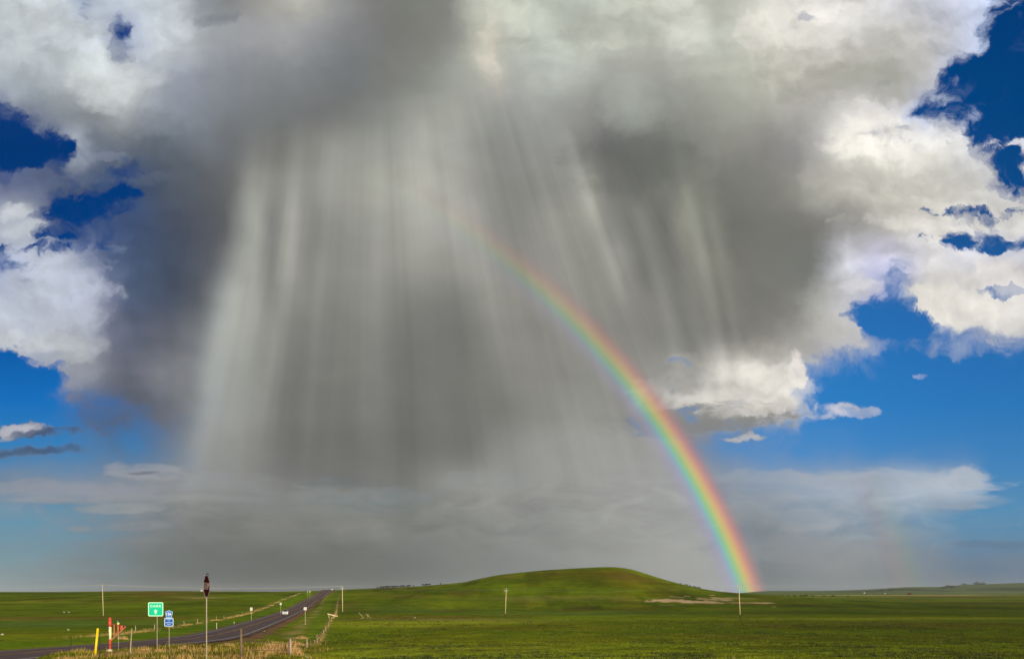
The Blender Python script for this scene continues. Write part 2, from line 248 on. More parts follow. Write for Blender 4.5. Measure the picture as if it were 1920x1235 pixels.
    # ---- coverage
    am = g.m('MULTIPLY', g.mul(A, g.sub(1.0, A)), 4.0, clamp=True)
    A2 = g.add(A, g.mul(g.mul(g.sub(fb, 0.5), g.m('MULTIPLY_ADD', am, 2.0, 0.04)), g.sstep(V, 0.8, 0.88, 1, 0.25)))
    A2 = g.add(A2, g.mul(g.mul(g.sub(wisp, 0.5), am), g.mul(hz, 1.7)))
    crisp = g.sstep(A2, 0.33, 0.76)
    softa = g.m('ADD', A2, 0.0, clamp=True)
    veil = g.add(A, g.mul(g.sub(wisp2, 0.5), g.m('MULTIPLY_ADD', am, 1.5, g.sstep(V, .5, .62, 1.1, .15))))
    crisp = g.m('MAXIMUM', crisp, g.mul(g.sstep(veil, 0.10, 0.75), 0.62))
    cov = g.fmix(g.sstep(g.add(V, g.sstep(g.m('ABSOLUTE', g.sub(U, .27)), .10, .20, .10, 0)), 0.77, 0.87), crisp, softa)
    edge = g.mul(g.mul(cov, g.sub(1.0, cov)), 4)
    col = g.mix(cov, blue, cloud)
    # ---- output
    sky = g.new('ShaderNodeTexSky'); sky.sky_type = 'NISHITA'; sky.sun_disc = False
    sky.sun_elevation = -EL; sky.sun_rotation = math.pi + AZ; sky.altitude = 1700; sky.air_density = 1.2; sky.dust_density = 0.6
    b1 = g.new('ShaderNodeBackground'); g.l.new(sky.outputs[0], b1.inputs[0]); b1.inputs[1].default_value = 0.08
    b2 = g.new('ShaderNodeBackground'); g.l.new(col, b2.inputs[0]); b2.inputs[1].default_value = 1.0
    mx = g.new('ShaderNodeMixShader'); g.l.new(g.sstep(D[1], 0.16, 0.36), mx.inputs[0])
    g.l.new(b1.outputs[0], mx.inputs[1]); g.l.new(b2.outputs[0], mx.inputs[2])
    o = g.new('ShaderNodeOutputWorld'); g.l.new(mx.outputs[0], o.inputs[0])
    w.cycles.sampling_method = 'MANUAL'; w.cycles.sample_map_resolution = 512
build_sky()
#@@REST
# ------------------------------------------------------------------ numpy noise
_T = np.random.default_rng(3).random((256, 256))
def vnoise(x, y):
    x = np.asarray(x, float); y = np.asarray(y, float)
    xi = np.floor(x).astype(int); yi = np.floor(y).astype(int); fx = x-xi; fy = y-yi
    fx = fx*fx*(3-2*fx); fy = fy*fy*(3-2*fy); a = xi & 255; b = yi & 255; a1 = (a+1) & 255; b1 = (b+1) & 255
    return (_T[a, b]*(1-fx)+_T[a1, b]*fx)*(1-fy)+(_T[a, b1]*(1-fx)+_T[a1, b1]*fx)*fy
def fbm(x, y, o=4):
    s = 0; a = .5; n = 0
    for i in range(o):
        s = s+a*vnoise(x*2**i+17.3*i, y*2**i+9.1*i); n += a; a *= .55
    return s/n
def ss(x, a, b):
    t = np.clip((np.asarray(x, float)-a)/(b-a), 0, 1); return t*t*(3-2*t)

# ------------------------------------------------------------------ terrain height: table over bearing (as photo column) and distance
KD = [2,10,20,30,40,50,60,80,100,120,160,200,250,300,400,500,1000]
PROF = {
 -500: [-2.2,-2.3,-2.5,-3.1,-3.6,-4.0,-4.2,-4.7,-5.4,-6.0,-6.9,-7.4,-7.8,-8.0,-8.3,-8.4,-8.5],
 20:   [-2.2,-2.2,-2.5,-3.1,-3.6,-4.0,-4.2,-4.7,-5.4,-6.0,-6.9,-7.4,-7.8,-8.0,-8.3,-8.4,-8.5],
 110:  [-2.2,-2.2,-2.3,-2.5,-2.95,-3.4,-4.0,-4.7,-5.4,-6.0,-6.9,-7.4,-7.8,-8.0,-8.3,-8.4,-8.5],
 300:  [-2.2,-2.2,-2.3,-2.45,-2.85,-3.35,-3.75,-4.5,-5.4,-6.1,-6.9,-7.4,-7.8,-8.0,-8.3,-8.4,-8.5],
 470:  [-2.2,-2.2,-2.3,-2.5,-3.0,-3.5,-4.0,-4.9,-5.8,-6.6,-7.3,-7.6,-7.9,-8.1,-8.4,-8.5,-8.5],
 600:  [-2.2,-2.2,-2.4,-2.7,-3.3,-4.0,-4.6,-5.5,-6.4,-7.0,-7.5,-7.8,-8.0,-8.4,-8.8,-8.9,-9.0],
 1300: [-2.2,-2.2,-2.4,-2.75,-3.35,-3.9,-4.4,-5.3,-6.1,-6.7,-7.3,-7.6,-7.8,-8.4,-9.0,-9.0,-9.0],
 2500: [-2.2,-2.2,-2.4,-2.75,-3.35,-3.9,-4.4,-5.3,-6.1,-6.7,-7.2,-7.5,-7.7,-8.4,-9.0,-9.0,-9.0]}
SKYL = np.array([(-500,1109),(0,1109),(150,1108.5),(300,1107),(400,1108),(520,1108.5),(590,1106.6),(620,1106),(643,1104.7),(707,1102),(769,1099.6),(825,1095.4),(870,1091),(900,1084),(937,1076.8),(976,1072.8),(1024,1068.4),(1077,1065),(1130,1062.8),(1157,1062.9),(1183,1066.5),(1210,1075),(1240,1084.5),(1275,1094),(1312,1102.5),(1350,1108.3),(1387,1111.3),(1430,1113.6),(1481,1117.6),(1560,1123.5),(1710,1131),(1920,1136),(2500,1139)], float)
DCR = np.array([(-500,800),(540,790),(600,690),(660,700),(1430,720),(1560,680),(1710,620),(1920,560),(2500,520)], float)
FSK = np.array([(-500,1112),(1250,1112),(1400,1107),(1560,1106.6),(1635,1104),(1700,1100),(1766,1099.6),(1804,1096),(1879,1093.5),(1920,1092),(2500,1084)], float)
def h_raw(px, d):
    px = np.asarray(px, float); d = np.asarray(d, float)
    ks = sorted(PROF); ld = np.log(np.clip(d, 2, 1000)); lk = np.log(KD)
    cols = np.stack([np.interp(ld, lk, PROF[k]) for k in ks])
    t = np.clip(np.interp(px, ks, range(len(ks))), 0, len(ks)-1.0001); i = t.astype(int); f = t-i
    idx = np.indices(px.shape) if px.ndim else ()
    if px.ndim == 0: zb = cols[i]*(1-f)+cols[i+1]*f
    else: zb = cols[(i, *idx)]*(1-f)+cols[(i+1, *idx)]*f
    S = np.interp(px, SKYL[:,0], SKYL[:,1]); Dc = np.interp(px, DCR[:,0], DCR[:,1])
    Ds = np.interp(px, [-500,450,640,900,1200,1400,2500], [300,300,330,430,440,380,300])
    zc = (1110-S)/F*Dc
    t = np.clip((d-Ds)/(Dc-Ds), 0, 1)
    prof = np.where(t < 1, 0.55*t*t*(3-2*t)+0.45*np.sin(t*math.pi/2)**1.5, 1)
    z = zb+(zc-zb)*prof
    rt = ss(px, 1330, 1450)
    plain = np.interp(d, [900,2500,4000], [-10,-8,-6])
    fs = np.interp(px, FSK[:,0], FSK[:,1]); zf = (1110-fs)/F*7000
    plain = plain+(zf+6)*ss(d, 3800, 7000)
    back = plain*rt+(-22)*(1-rt)
    fall = ss(d, Dc, Dc+330)
    return z*(1-fall)+back*fall
_px = np.arange(-500, 2501, 6.0); _ld = np.linspace(math.log(2), math.log(16000), 900)
_PX, _LD = np.meshgrid(_px, _ld, indexing='ij')
_H = h_raw(_PX, np.exp(_LD))
def smooth(A, n, ax):
    k = np.hanning(n+2)[1:-1]; k /= k.sum(); pad = [(0,0),(0,0)]; pad[ax] = (n//2, n//2)
    return np.apply_along_axis(lambda v: np.convolve(v, k, 'valid'), ax, np.pad(A, pad, mode='edge'))
_H = smooth(smooth(_H, 7, 1), 3, 0)
def base_h(x, y):
    x = np.asarray(x, float); y = np.asarray(y, float); r = np.hypot(x, y)
    d = np.maximum(np.maximum(y, 0.6*r), 2.01); px = np.clip(960+F*x/d, -499, 2499)
    a = (px+500)/6; b = (np.log(np.minimum(d, 15900))-_ld[0])/(_ld[1]-_ld[0])
    i = a.astype(int); j = b.astype(int); fa = a-i; fb = b-j
    h = (_H[i,j]*(1-fa)+_H[i+1,j]*fa)*(1-fb)+(_H[i,j+1]*(1-fa)+_H[i+1,j+1]*fa)*fb
    amp = np.clip(d/400, .05, 1)
    return h+amp*0.5*(fbm(x/55+31, y/55+12, 3)-.5)*ss(d, 30, 200)+0.16*(fbm(x/3.1, y/3.1, 3)-.5)*ss(d, 6, 30)*(1-ss(d, 300, 600))
# ------------------------------------------------------------------ road centre line
RC = np.array([(-35.4,-60,-2.4),(-35.4,10,-3.3),(-35.4,30,-3.85),(-35.3,50,-4.15),(-35.1,62,-4.36),(-34.8,75,-4.66),(-35.9,92,-5.15),(-39.2,108,-5.65),(-43,124,-6.15),(-48.5,147,-6.65),(-55,176,-7.05),(-63.5,215,-7.4),(-75,270,-7.75),(-94,360,-7.95),(-107,425,-7.6),(-120,490,-6.6),(-130,545,-5.1),(-138,600,-3.3),(-146,650,-.6),(-151,685,1.55),(-156,720,2.2),(-166,800,-.5),(-185,950,-12)])
def catmull(P, n):
    out = []
    for i in range(len(P)-1):
        p0 = P[max(i-1,0)]; p1 = P[i]; p2 = P[i+1]; p3 = P[min(i+2,len(P)-1)]
        for t in np.linspace(0, 1, n, endpoint=False):
            out.append(.5*((2*p1)+(p2-p0)*t+(2*p0-5*p1+4*p2-p3)*t*t+(3*p1-p0-3*p2+p3)*t**3))
    out.append(P[-1]); return np.array(out)
RP = catmull(RC, 14)
for _ in range(12): RP[1:-1] = .25*RP[:-2]+.5*RP[1:-1]+.25*RP[2:]
RT = np.gradient(RP[:, :2], axis=0); RT /= np.linalg.norm(RT, axis=1)[:, None]; RN = np.stack([RT[:,1], -RT[:,0]], 1)   # points right
def road_q(x, y):
    """signed distance from the road centre (positive right) and road height"""
    yy = np.clip(y, RP[0,1], RP[-1,1])
    cx = np.interp(yy, RP[:,1], RP[:,0]); cz = np.interp(yy, RP[:,1], RP[:,2])
    tx = np.interp(yy, RP[:,1], RT[:,0]); ty = np.interp(yy, RP[:,1], RT[:,1])
    return (x-cx)*ty, cz
def ground(x, y):
    x = np.asarray(x, float); y = np.asarray(y, float)
    h = base_h(x, y); s, cz = road_q(x, y); a = np.abs(s)
    inr = (y > -60) & (y < 950)
    w = np.where(inr, 1-ss(a, 5.2, 11.0), 0)
    bed = cz-0.10-0.0005*np.clip(y, 0, 900)-0.05*np.clip(a-4.5, 0, 5)
    h = h*(1-w)+bed*w
    # paved turn-off at the lower left
    q = np.where((x > -31) & (x < -22) & (y > 20) & (y < 56), 1, 0)
    return h
def gz(x, y): return float(ground(np.array([x]), np.array([y]))[0])
def at(px, d): return (px-960)/F*d, d

FPX = [(453,36.0),(541.0,50.0),(544.6,50.6),(576.3,84),(583.2,96),(595.0,112),(599.2,114),(602.8,132),(607,148),(610.5,163),(613,178),(615.5,195),(617.5,212),(619.5,232),(622,252),(625,275),(627.8,300),(629.5,330),(630.5,360)]
def fence_x(y):
    ds = np.array([d for _, d in FPX]); xs = np.array([(p-960)/F*d for p, d in FPX]); s = np.interp(y, RP[:,1], RP[:,0])+17.75
    return np.where(np.asarray(y) <= 360, np.interp(y, ds, xs), s+(xs[-1]-(np.interp(360, RP[:,1], RP[:,0])+17.75)))
# ------------------------------------------------------------------ object helpers
def tag(o, label=None, cat=None, group=None, kind=None):
    if label: o['label'] = label
    if cat: o['category'] = cat
    if group: o['group'] = group
    if kind: o['kind'] = kind
    return o
def empty(name, loc, rz=0.0):
    o = bpy.data.objects.new(name, None); COL.objects.link(o); o.location = loc; o.rotation_euler = (0, 0, rz); o.empty_display_size = .3; return o
def link(name, me, mat=None, parent=None):
    o = bpy.data.objects.new(name, me); COL.objects.link(o)
    if mat: me.materials.append(mat)
    if parent: o.parent = parent
    return o
def np_mesh(name, V, Fc, smooth_=False, colors=None):
    me = bpy.data.meshes.new(name); V = np.asarray(V, np.float32); Fc = np.asarray(Fc, np.int32); n = Fc.shape[1]
    me.vertices.add(len(V)); me.vertices.foreach_set('co', V.ravel())
    me.loops.add(Fc.size); me.loops.foreach_set('vertex_index', Fc.ravel())
    me.polygons.add(len(Fc)); me.polygons.foreach_set('loop_start', np.arange(0, Fc.size, n, dtype=np.int32))
    me.update(calc_edges=True); me.validate()
    if smooth_: me.polygons.foreach_set('use_smooth', np.ones(len(Fc), bool))
    if colors is not None:
        a = me.color_attributes.new('Col', 'FLOAT_COLOR', 'POINT')
        C4 = np.ones((len(V), 4), np.float32); C4[:, :colors.shape[1]] = colors; a.data.foreach_set('color', C4.ravel())
    return me
class MB:
    def __init__(s): s.b = bmesh.new()
    def box(s, c, size, rot=None, bevel=0.0):
        r = bmesh.ops.create_cube(s.b, size=1.0); vs = r['verts']
        for v in vs: v.co = Vector((v.co.x*size[0], v.co.y*size[1], v.co.z*size[2]))
        if bevel:
            es = list({e for v in vs for e in v.link_edges}); q = bmesh.ops.bevel(s.b, geom=es, offset=bevel, segments=2, affect='EDGES'); vs = list({v for f in q['faces'] for v in f.verts} | {v for v in vs if v.is_valid})
        M = Matrix.Translation(Vector(c)) @ (rot.to_4x4() if rot else Matrix())
        for v in vs: v.co = M @ v.co
        return s
    def tube(s, a, b, r1, r2=None, n=12):
        a = Vector(a); b = Vector(b); r2 = r1 if r2 is None else r2; d = (b-a)
        q = d.to_track_quat('Z', 'Y').to_matrix()
        rings = []
        for p, r in ((a, r1), (b, r2)):
            rings.append([s.b.verts.new(p+q @ Vector((r*math.cos(2*math.pi*i/n), r*math.sin(2*math.pi*i/n), 0))) for i in range(n)])
        for i in range(n): s.b.faces.new((rings[0][i], rings[0][(i+1)%n], rings[1][(i+1)%n], rings[1][i]))
        s.b.faces.new(rings[0][::-1]); s.b.faces.new(rings[1]); return s
    def poly(s, pts, y0, y1):
        """prism from (x,z) outline, between y0 (front) and y1"""
        A = [s.b.verts.new((x, y0, z)) for x, z in pts]; B = [s.b.verts.new((x, y1, z)) for x, z in pts]
        s.b.faces.new(A[::-1]); s.b.faces.new(B)
        for i in range(len(pts)): j = (i+1) % len(pts); s.b.faces.new((A[i], A[j], B[j], B[i]))
        return s
    def build(s, name, mat, parent=None, smooth_=False):
        bmesh.ops.recalc_face_normals(s.b, faces=s.b.faces)
        me = bpy.data.meshes.new(name); s.b.to_mesh(me); s.b.free()
        if smooth_: me.polygons.foreach_set('use_smooth', np.ones(len(me.polygons), bool))
        return link(name, me, mat, parent)
def text_mesh(name, body, size, mat, parent, loc, extrude=0.004, spacing=1.0, sx=1.0, bold=0.0):
    cu = bpy.data.curves.new(name, 'FONT'); cu.body = body; cu.size = size; cu.align_x = 'CENTER'; cu.align_y = 'CENTER'
    cu.extrude = extrude; cu.space_character = spacing; cu.offset = bold; cu.resolution_u = 3
    to = bpy.data.objects.new(name, cu); COL.objects.link(to); dg = bpy.context.evaluated_depsgraph_get(); dg.update()
    me = bpy.data.meshes.new_from_object(to.evaluated_get(dg)); bpy.data.objects.remove(to); me.materials.clear()
    me.transform(Matrix.Translation(Vector(loc)) @ Matrix.Rotation(R(90), 4, 'X') @ Matrix.Diagonal((sx, 1, 1, 1)))
    return link(name, me, mat, parent)
_M = {}
def mat(name, col, rough=.7, metal=0.0, var=0.15, scale=8.0, bump=0.0, spec=.3):
    if name in _M: return _M[name]
    m = bpy.data.materials.new(name); m.use_nodes = True; g = NG(m.node_tree); bs = g.n['Principled BSDF']
    tc = g.new('ShaderNodeTexCoord'); n = g.noise(tc.outputs['Object'], scale, 5, .6)
    k = g.m('MULTIPLY_ADD', g.sub(n, .5), 2*var*2, 1.0); v = g.new('ShaderNodeRGB'); v.outputs[0].default_value = (*col, 1)
    g.l.new(g.vscale(v.outputs[0], k), bs.inputs['Base Color'])
    bs.inputs['Roughness'].default_value = rough; bs.inputs['Metallic'].default_value = metal; bs.inputs['Specular IOR Level'].default_value = spec
    if bump:
        b = g.new('ShaderNodeBump'); b.inputs['Strength'].default_value = bump; b.inputs['Distance'].default_value = .02
        g.l.new(n, b.inputs['Height']); g.l.new(b.outputs[0], bs.inputs['Normal'])
    _M[name] = m; return m
def attr_mat(name, rough=.9, var=.35, scale=2.0, trans=0.0, normal_up=0.0):
    m = bpy.data.materials.new(name); m.use_nodes = True; g = NG(m.node_tree); bs = g.n['Principled BSDF']
    at_ = g.new('ShaderNodeVertexColor'); at_.layer_name = 'Col'
    tc = g.new('ShaderNodeTexCoord'); n = g.noise(tc.outputs['Object'], scale, 4, .6)
    g.l.new(g.vscale(at_.outputs[0], g.m('MULTIPLY_ADD', g.sub(n, .5), 2*var, 1.0)), bs.inputs['Base Color'])
    bs.inputs['Roughness'].default_value = rough; bs.inputs['Specular IOR Level'].default_value = .05
    return m

# ------------------------------------------------------------------ ground sheet
GREEN = np.array((.160,.228,.003)); GREEND = np.array((.080,.118,.002)); OLIVE = np.array((.225,.190,.005)); BROWN = np.array((.26,.145,.030))
STRAW = np.array((.52,.37,.13)); DIRT = np.array((.62,.42,.23)); TEAL = np.array((.120,.215,.055)); LIME = np.array((.34,.36,.016))
def mixc(a, b, t): return a*(1-t[..., None])+b*t[..., None]
# albedo patches: bearing column, photo row they lie on (turned to distance), half widths, colour, strength
PATCH = []
def ydist(px, y):
    d = np.exp(np.linspace(math.log(28), math.log(3500), 900)); pxx = np.full(d.shape, float(px))
    x = (pxx-960)/F*d; yy = 1110-ground(x, d)/d*F
    ok = np.where(yy <= y)[0]; return float(d[ok[0]]) if len(ok) else None
def patch(px, y, rx, ry, c, s):
    d = ydist(px, y); d2 = ydist(px, y+ry); d1 = ydist(px, y-ry)
    if d is None or d2 is None: return
    if d1 is None: d1 = d*d/d2
    PATCH.append((px, rx, math.log(d), max(abs(math.log(d1/d2))/2, .015), np.array(c), s))
for a in [
 (120,1158.5,230,1.8,BROWN,.75),(20,1160,120,1.6,BROWN,.8),(330,1158,60,1.2,BROWN,.5),(120,1167,260,4,TEAL,.4),(240,1174,120,3,GREEND,.7),(60,1172,130,4,TEAL,.35),
 (60,1129,140,1.5,LIME,.4),(150,1135,160,3,GREEN*1.25,.5),(90,1142,180,1.5,GREEND,.5),(300,1112,75,3.5,BROWN,.65),(370,1120,45,1.6,STRAW,.6),(340,1124.5,60,1.2,BROWN,.5),
 (330,1132,200,1.3,GREEND,.7),(430,1117,80,2,GREEN*1.35,.5),(160,1148,150,2,GREEND,.4),(80,1190,120,6,OLIVE*1.15,.5),(130,1112,120,2,GREEND,.4),
 (780,1156,70,1.6,BROWN,.65),(850,1155.5,60,1.2,BROWN,.5),(800,1161,170,1.6,STRAW*.62,.6),(940,1163,120,1.5,STRAW*.5,.45),(860,1167,150,2.5,LIME*1.25,.8),(760,1172,130,3.5,LIME*1.2,.8),(700,1166,100,2,LIME*1.2,.6),
 (1060,1151,160,3,TEAL*.9,.25),(980,1108,70,9,GREEN*1.15,.6),(860,1130,160,10,GREEN*1.2,.5),(760,1145,140,5,TEAL*.9,.25),(1120,1092,70,13,GREEND*.75,.75),(1165,1080,42,8,BROWN*.75,.75),(1200,1082,40,6,BROWN*.6,.5),
 (1200,1100,60,9,OLIVE*.8,.5),(1080,1075,110,6,OLIVE*.55,.7),(950,1088,90,5,GREEND*.75,.6),(990,1087,70,4,GREEND*.8,.5),(900,1096,60,3,GREEN*1.3,.4),(1000,1121,160,.8,STRAW*.5,.4),(1060,1125,90,.7,STRAW*.4,.3),
 (1120,1148,200,4,TEAL*.8,.2),(1150,1176,110,1.5,BROWN*.7,.35),(1000,1176,160,5,OLIVE*.7,.4),(1500,1160,420,1.8,LIME*.85,.6),(1800,1158,260,1.5,LIME*.85,.5),
 (1100,1184,240,3,GREEN*.9,.5),(1450,1147,300,7,GREEND*.85,.5),(1350,1166,240,4,GREEND*.85,.5),(1700,1170,300,4,BROWN*.42,.45),(1500,1185,300,4,GREEN*.9,.4),(1300,1198,300,5,OLIVE*.65,.4),
 (1750,1195,240,5,OLIVE*.65,.4),(700,1192,140,8,GREEND*.9,.4),(860,1205,200,6,OLIVE*.7,.4),(1700,1212,300,5,GREEND*.9,.4),(1240,1218,260,6,GREEND*.9,.4),
 (1860,1126.5,120,.9,LIME*.8,.5),(1890,1131,90,1.2,BROWN*.6,.5),(1600,1130,200,2.5,GREEN*.8,.5),(1740,1140,250,3,GREEND*.8,.4),(1800,1119,160,1.2,BROWN*.45,.6),
 ]: patch(*a)
GRASSMASK_SP = []
def build_ground():
    fr = np.radians(np.arange(-39, 39.01, 0.085)); side = np.radians(np.concatenate([np.arange(-180, -39, 3.0)])); side2 = -side[::-1]
    ang = np.concatenate([side, fr, side2[:-1]])
    rr = np.concatenate([np.geomspace(1.5, 22, 26, endpoint=False), np.geomspace(22, 1100, 430, endpoint=False), np.geomspace(1100, 15500, 95)])
    # follow distance along +Y inside the view so that rows stay straight
    A, Rr = np.meshgrid(ang, rr, indexing='ij')
    X = np.sin(A)*Rr; Y = np.cos(A)*Rr
    Z = ground(X, Y)
    # colours
    D = np.maximum(Y, .6*Rr); px = np.clip(960+F*X/D, -700, 2700); ld = np.log(D)
    n1 = fbm(X/60+5, Y/60+5, 4); n2 = fbm(X/14, Y/14, 4); n3 = fbm(X/3.5, Y/3.5, 3)
    nf = fbm(X/220+3, Y/300+7, 4)
    c = mixc(np.broadcast_to(GREEN, (*X.shape, 3)), GREEND, ss(n1, .42, .72)*.7)
    c = mixc(c, OLIVE, ss(n2, .46, .75)*.55)
    c = mixc(c, BROWN*.8, ss(fbm(X/30+50, Y/45+80, 4), .58, .75)*.45)
    c = mixc(c, LIME, ss(nf, .5, .68)*.4)
    c = c*(0.62+.62*n3)[..., None]
    c = c*(1+.5*(fbm(X/24+9, Y/70+4, 4)-.5))[..., None]
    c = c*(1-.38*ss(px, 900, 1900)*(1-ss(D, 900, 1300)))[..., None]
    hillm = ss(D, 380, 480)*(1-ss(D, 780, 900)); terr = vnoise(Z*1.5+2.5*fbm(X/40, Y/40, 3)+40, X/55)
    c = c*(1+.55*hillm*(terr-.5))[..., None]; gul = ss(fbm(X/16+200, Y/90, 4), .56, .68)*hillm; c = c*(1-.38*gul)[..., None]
    ldw = ld+.05*(n2-.5)+.02*(n3-.5)
    for (p, rx, l0, rl, cc, s) in PATCH:
        e = ((px-p)/rx)**2+((ldw-l0)/rl)**2
        c = mixc(c, cc, s*np.exp(-e*.8)*(.6+.8*n2).clip(0, 1))
    # bare hillside dirt
    for (p, y, rx, ry, s) in [(1262,1126,50,2.6,.95),(1310,1128,40,2.8,.95),(1222,1127,14,1.2,.8),(1330,1123,30,1.2,.6),(1352,1121.5,20,2.2,.75),(1360,1124.5,16,1.6,.8),(1290,1117.4,7,.8,.9),(1335,1115,6,.7,.7),(1400,1129.5,50,.9,.8),(1430,1130,25,.8,.8),(1395,1121,30,1.4,.25),(1270,1118.6,12,.6,.4),(1452,1137,5,.6,.6),(1255,1134,18,.6,.35)]:
        d0 = ydist(p, y); d1 = ydist(p, y-ry) or d0*1.03; d2 = ydist(p, y+ry)
        rl = max(abs(math.log(d1/d2))/2, .006)
        e = ((px-p)/rx)**2+((ld-math.log(d0))/rl)**2+1.6*(fbm(X/6, Y/9, 4)-.5)*2
        c = mixc(c, DIRT*(0.85+.3*n3)[..., None] if False else DIRT, s*ss(1.25-e, 0, .6))
    # pale track across the far plain, brown stubble, haze painted into far pasture colour
    tr = np.exp(-((ld-math.log(2450)-.10*(px-1650)/300)/.085)**2)*ss(px, 1480, 1600)*(1-ss(px, 1800, 1900))*(.6+.7*fbm(X/60, Y/400, 3)).clip(0,1)
    c = mixc(c, np.array((.60,.44,.24)), np.clip(tr*1.1, 0, 1)*.85)
    br = np.exp(-((ld-math.log(1750)-.10*(px-1650)/300)/.10)**2)*ss(px, 1560, 1700)
    c = mixc(c, np.array((.22,.12,.035)), br*.7)
    far = ss(D, 3000, 4200)
    fc = np.array((.13,.17,.06)); c = mixc(c, fc, far*.8)
    c = c*(1-.55*far*ss(fbm(X/420, Y/700, 4), .52, .66))[..., None]
    # sage and dung speckles
    sp = ss(vnoise(X/1.3+99, Y/1.3), .80, .95)*ss(fbm(X/18, Y/18, 2), .45, .65)*(1-ss(D, 250, 420))
    c = c*(1-.6*sp)[..., None]
    # road verge
    s, cz = road_q(X, Y); inr = (Y > -60) & (Y < 900)
    wob = (fbm(X/4, Y/9, 3)-.5)*1.6
    gravel = np.where(inr, ss(7.4-np.abs(s)+wob*.8, 0, 1.6)*np.where(s > 0, 1, .55), 0)
    c = mixc(c, np.array((.27,.135,.075)), gravel*.92)
    vst = np.where(inr & (s > 0), np.exp(-((s-10.2+wob*2)/1.7)**2), 0)*ss(fbm(X/5+7, Y/16, 3), .40, .60)
    c = mixc(c, STRAW*.9, vst*.75)
    fence = np.where(inr, np.exp(-((X-fence_x(Y))/.8)**2), 0)*ss(Y, 90, 120)*(1-ss(Y, 420, 650)*.5)
    c = mixc(c, STRAW*.6, fence*.65*ss(n3, .35, .6))
    grn = np.where(inr & (s < 0), np.exp(-((s+9.8)/3.2)**2), 0)
    c = mixc(c, np.array((.135,.235,.006)), grn*.8)
    grn = np.where(inr & (s > 0), np.exp(-((s-13.5)/2.4)**2), 0)*ss(Y, 110, 150)
    c = mixc(c, np.array((.15,.235,.010)), grn*.7)
    fl = np.where(inr & (s < 0), np.exp(-((s+14.6+wob)/1.5)**2), 0)*ss(Y, 100, 150)*ss(fbm(X/4, Y/14, 3), .35, .6)
    c = mixc(c, STRAW*.85, fl*.6*ss(n3, .35, .6))
    fl = np.where(inr & (s < 0), ss(-s, 17, 22)*(1-ss(-s, 60, 130)), 0)*ss(Y, 100, 160)*0
    # verge between camera and road
    vg = np.where((s > 5) & (px < 620) & (D < 100), 1.0, 0)*(1-ss(px, 560, 620))
    c = mixc(c, mixc(np.broadcast_to(np.array((.15,.16,.012)), c.shape), np.array((.34,.21,.07)), ss(fbm(X/1.6, Y/6, 3), .48, .64)), vg*.8)
    # bare earth round the red post
    gx, gy = at(243, 41); e = ((X-gx)/1.7)**2+((Y-gy-2.2)/6.0)**2+wob*.6
    c = mixc(c, np.array((.36,.17,.10)), ss(1.2-e, 0, .5)*.95)
    na, nr = len(ang), len(rr)
    I = np.arange(na*nr).reshape(na, nr); J = np.roll(I, -1, axis=0)
    Fc = np.stack([I[:, :-1].ravel(), I[:, 1:].ravel(), J[:, 1:].ravel(), J[:, :-1].ravel()], 1)
    Vt = np.stack([X.ravel(), Y.ravel(), Z.ravel()], 1)
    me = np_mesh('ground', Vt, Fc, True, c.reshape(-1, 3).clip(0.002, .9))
    m = bpy.data.materials.new('pasture'); m.use_nodes = True; g = NG(m.node_tree); bs = g.n['Principled BSDF']
    vc = g.new('ShaderNodeVertexColor'); vc.layer_name = 'Col'; tc = g.new('ShaderNodeTexCoord'); O = tc.outputs['Object']
    na_ = g.noise(O, .9, 5, .65); nb = g.noise(O, .11, 5, .6); nl = g.noise(O, .028, 5, .6); nc = g.noise(O, 5.0, 3, .6)
    k = g.add(g.mul(g.sub(na_, .5), 1.1), g.add(g.mul(g.sub(nb, .5), .75), g.add(g.mul(g.sub(nc, .5), .5), g.mul(g.sub(nl, .5), .9))))
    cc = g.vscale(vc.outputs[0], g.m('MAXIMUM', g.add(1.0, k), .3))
    hue = g.noise(O, .35, 4, .6)
    cc = g.mix(g.mul(g.sstep(hue, .52, .72), .30), cc, (.20,.15,.02))
    pale = g.sstep(g.noise(O, 2.6, 2, .5), .70, .76, 0, .55)
    cc = g.mix(pale, cc, (.34,.32,.13))
    g.l.new(cc, bs.inputs['Base Color']); bs.inputs['Roughness'].default_value = .95; bs.inputs['Specular IOR Level'].default_value = 0.02
    b = g.new('ShaderNodeBump'); b.inputs['Strength'].default_value = .9; b.inputs['Distance'].default_value = .35
    g.l.new(g.add(na_, g.mul(nc, .35)), b.inputs['Height']); g.l.new(b.outputs[0], bs.inputs['Normal'])
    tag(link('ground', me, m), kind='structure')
build_ground()

# ------------------------------------------------------------------ road
def strip(name, o0, o1, dz, m, parent=None, i0=0, i1=None, dash=None, ywide=0.0):
    P_ = RP[i0:i1]; N_ = RN[i0:i1]
    n = 2 if abs(o1-o0) < 1 else 9
    offs = np.linspace(o0, o1, n); V = []; 
    for k, o in enumerate(offs):
        crown = -0.02*abs(o)
        V.append(np.column_stack([P_[:,0]+N_[:,0]*o, P_[:,1]+N_[:,1]*o, P_[:,2]+dz+crown]))
    V = np.stack(V, 1); L = len(P_); I = np.arange(L*n).reshape(L, n)
    Fq = np.stack([I[:-1,:-1], I[:-1,1:], I[1:,1:], I[1:,:-1]], -1)
    if dash is not None:
        s = np.concatenate([[0], np.cumsum(np.linalg.norm(np.diff(P_[:, :2], axis=0), axis=1))]); Fq = Fq[(s[:-1] % dash[0]) < dash[1]]
    Fq = Fq.reshape(-1, 4)
    me = np_mesh(name, V.reshape(-1, 3), Fq, True); return link(name, me, m, parent)
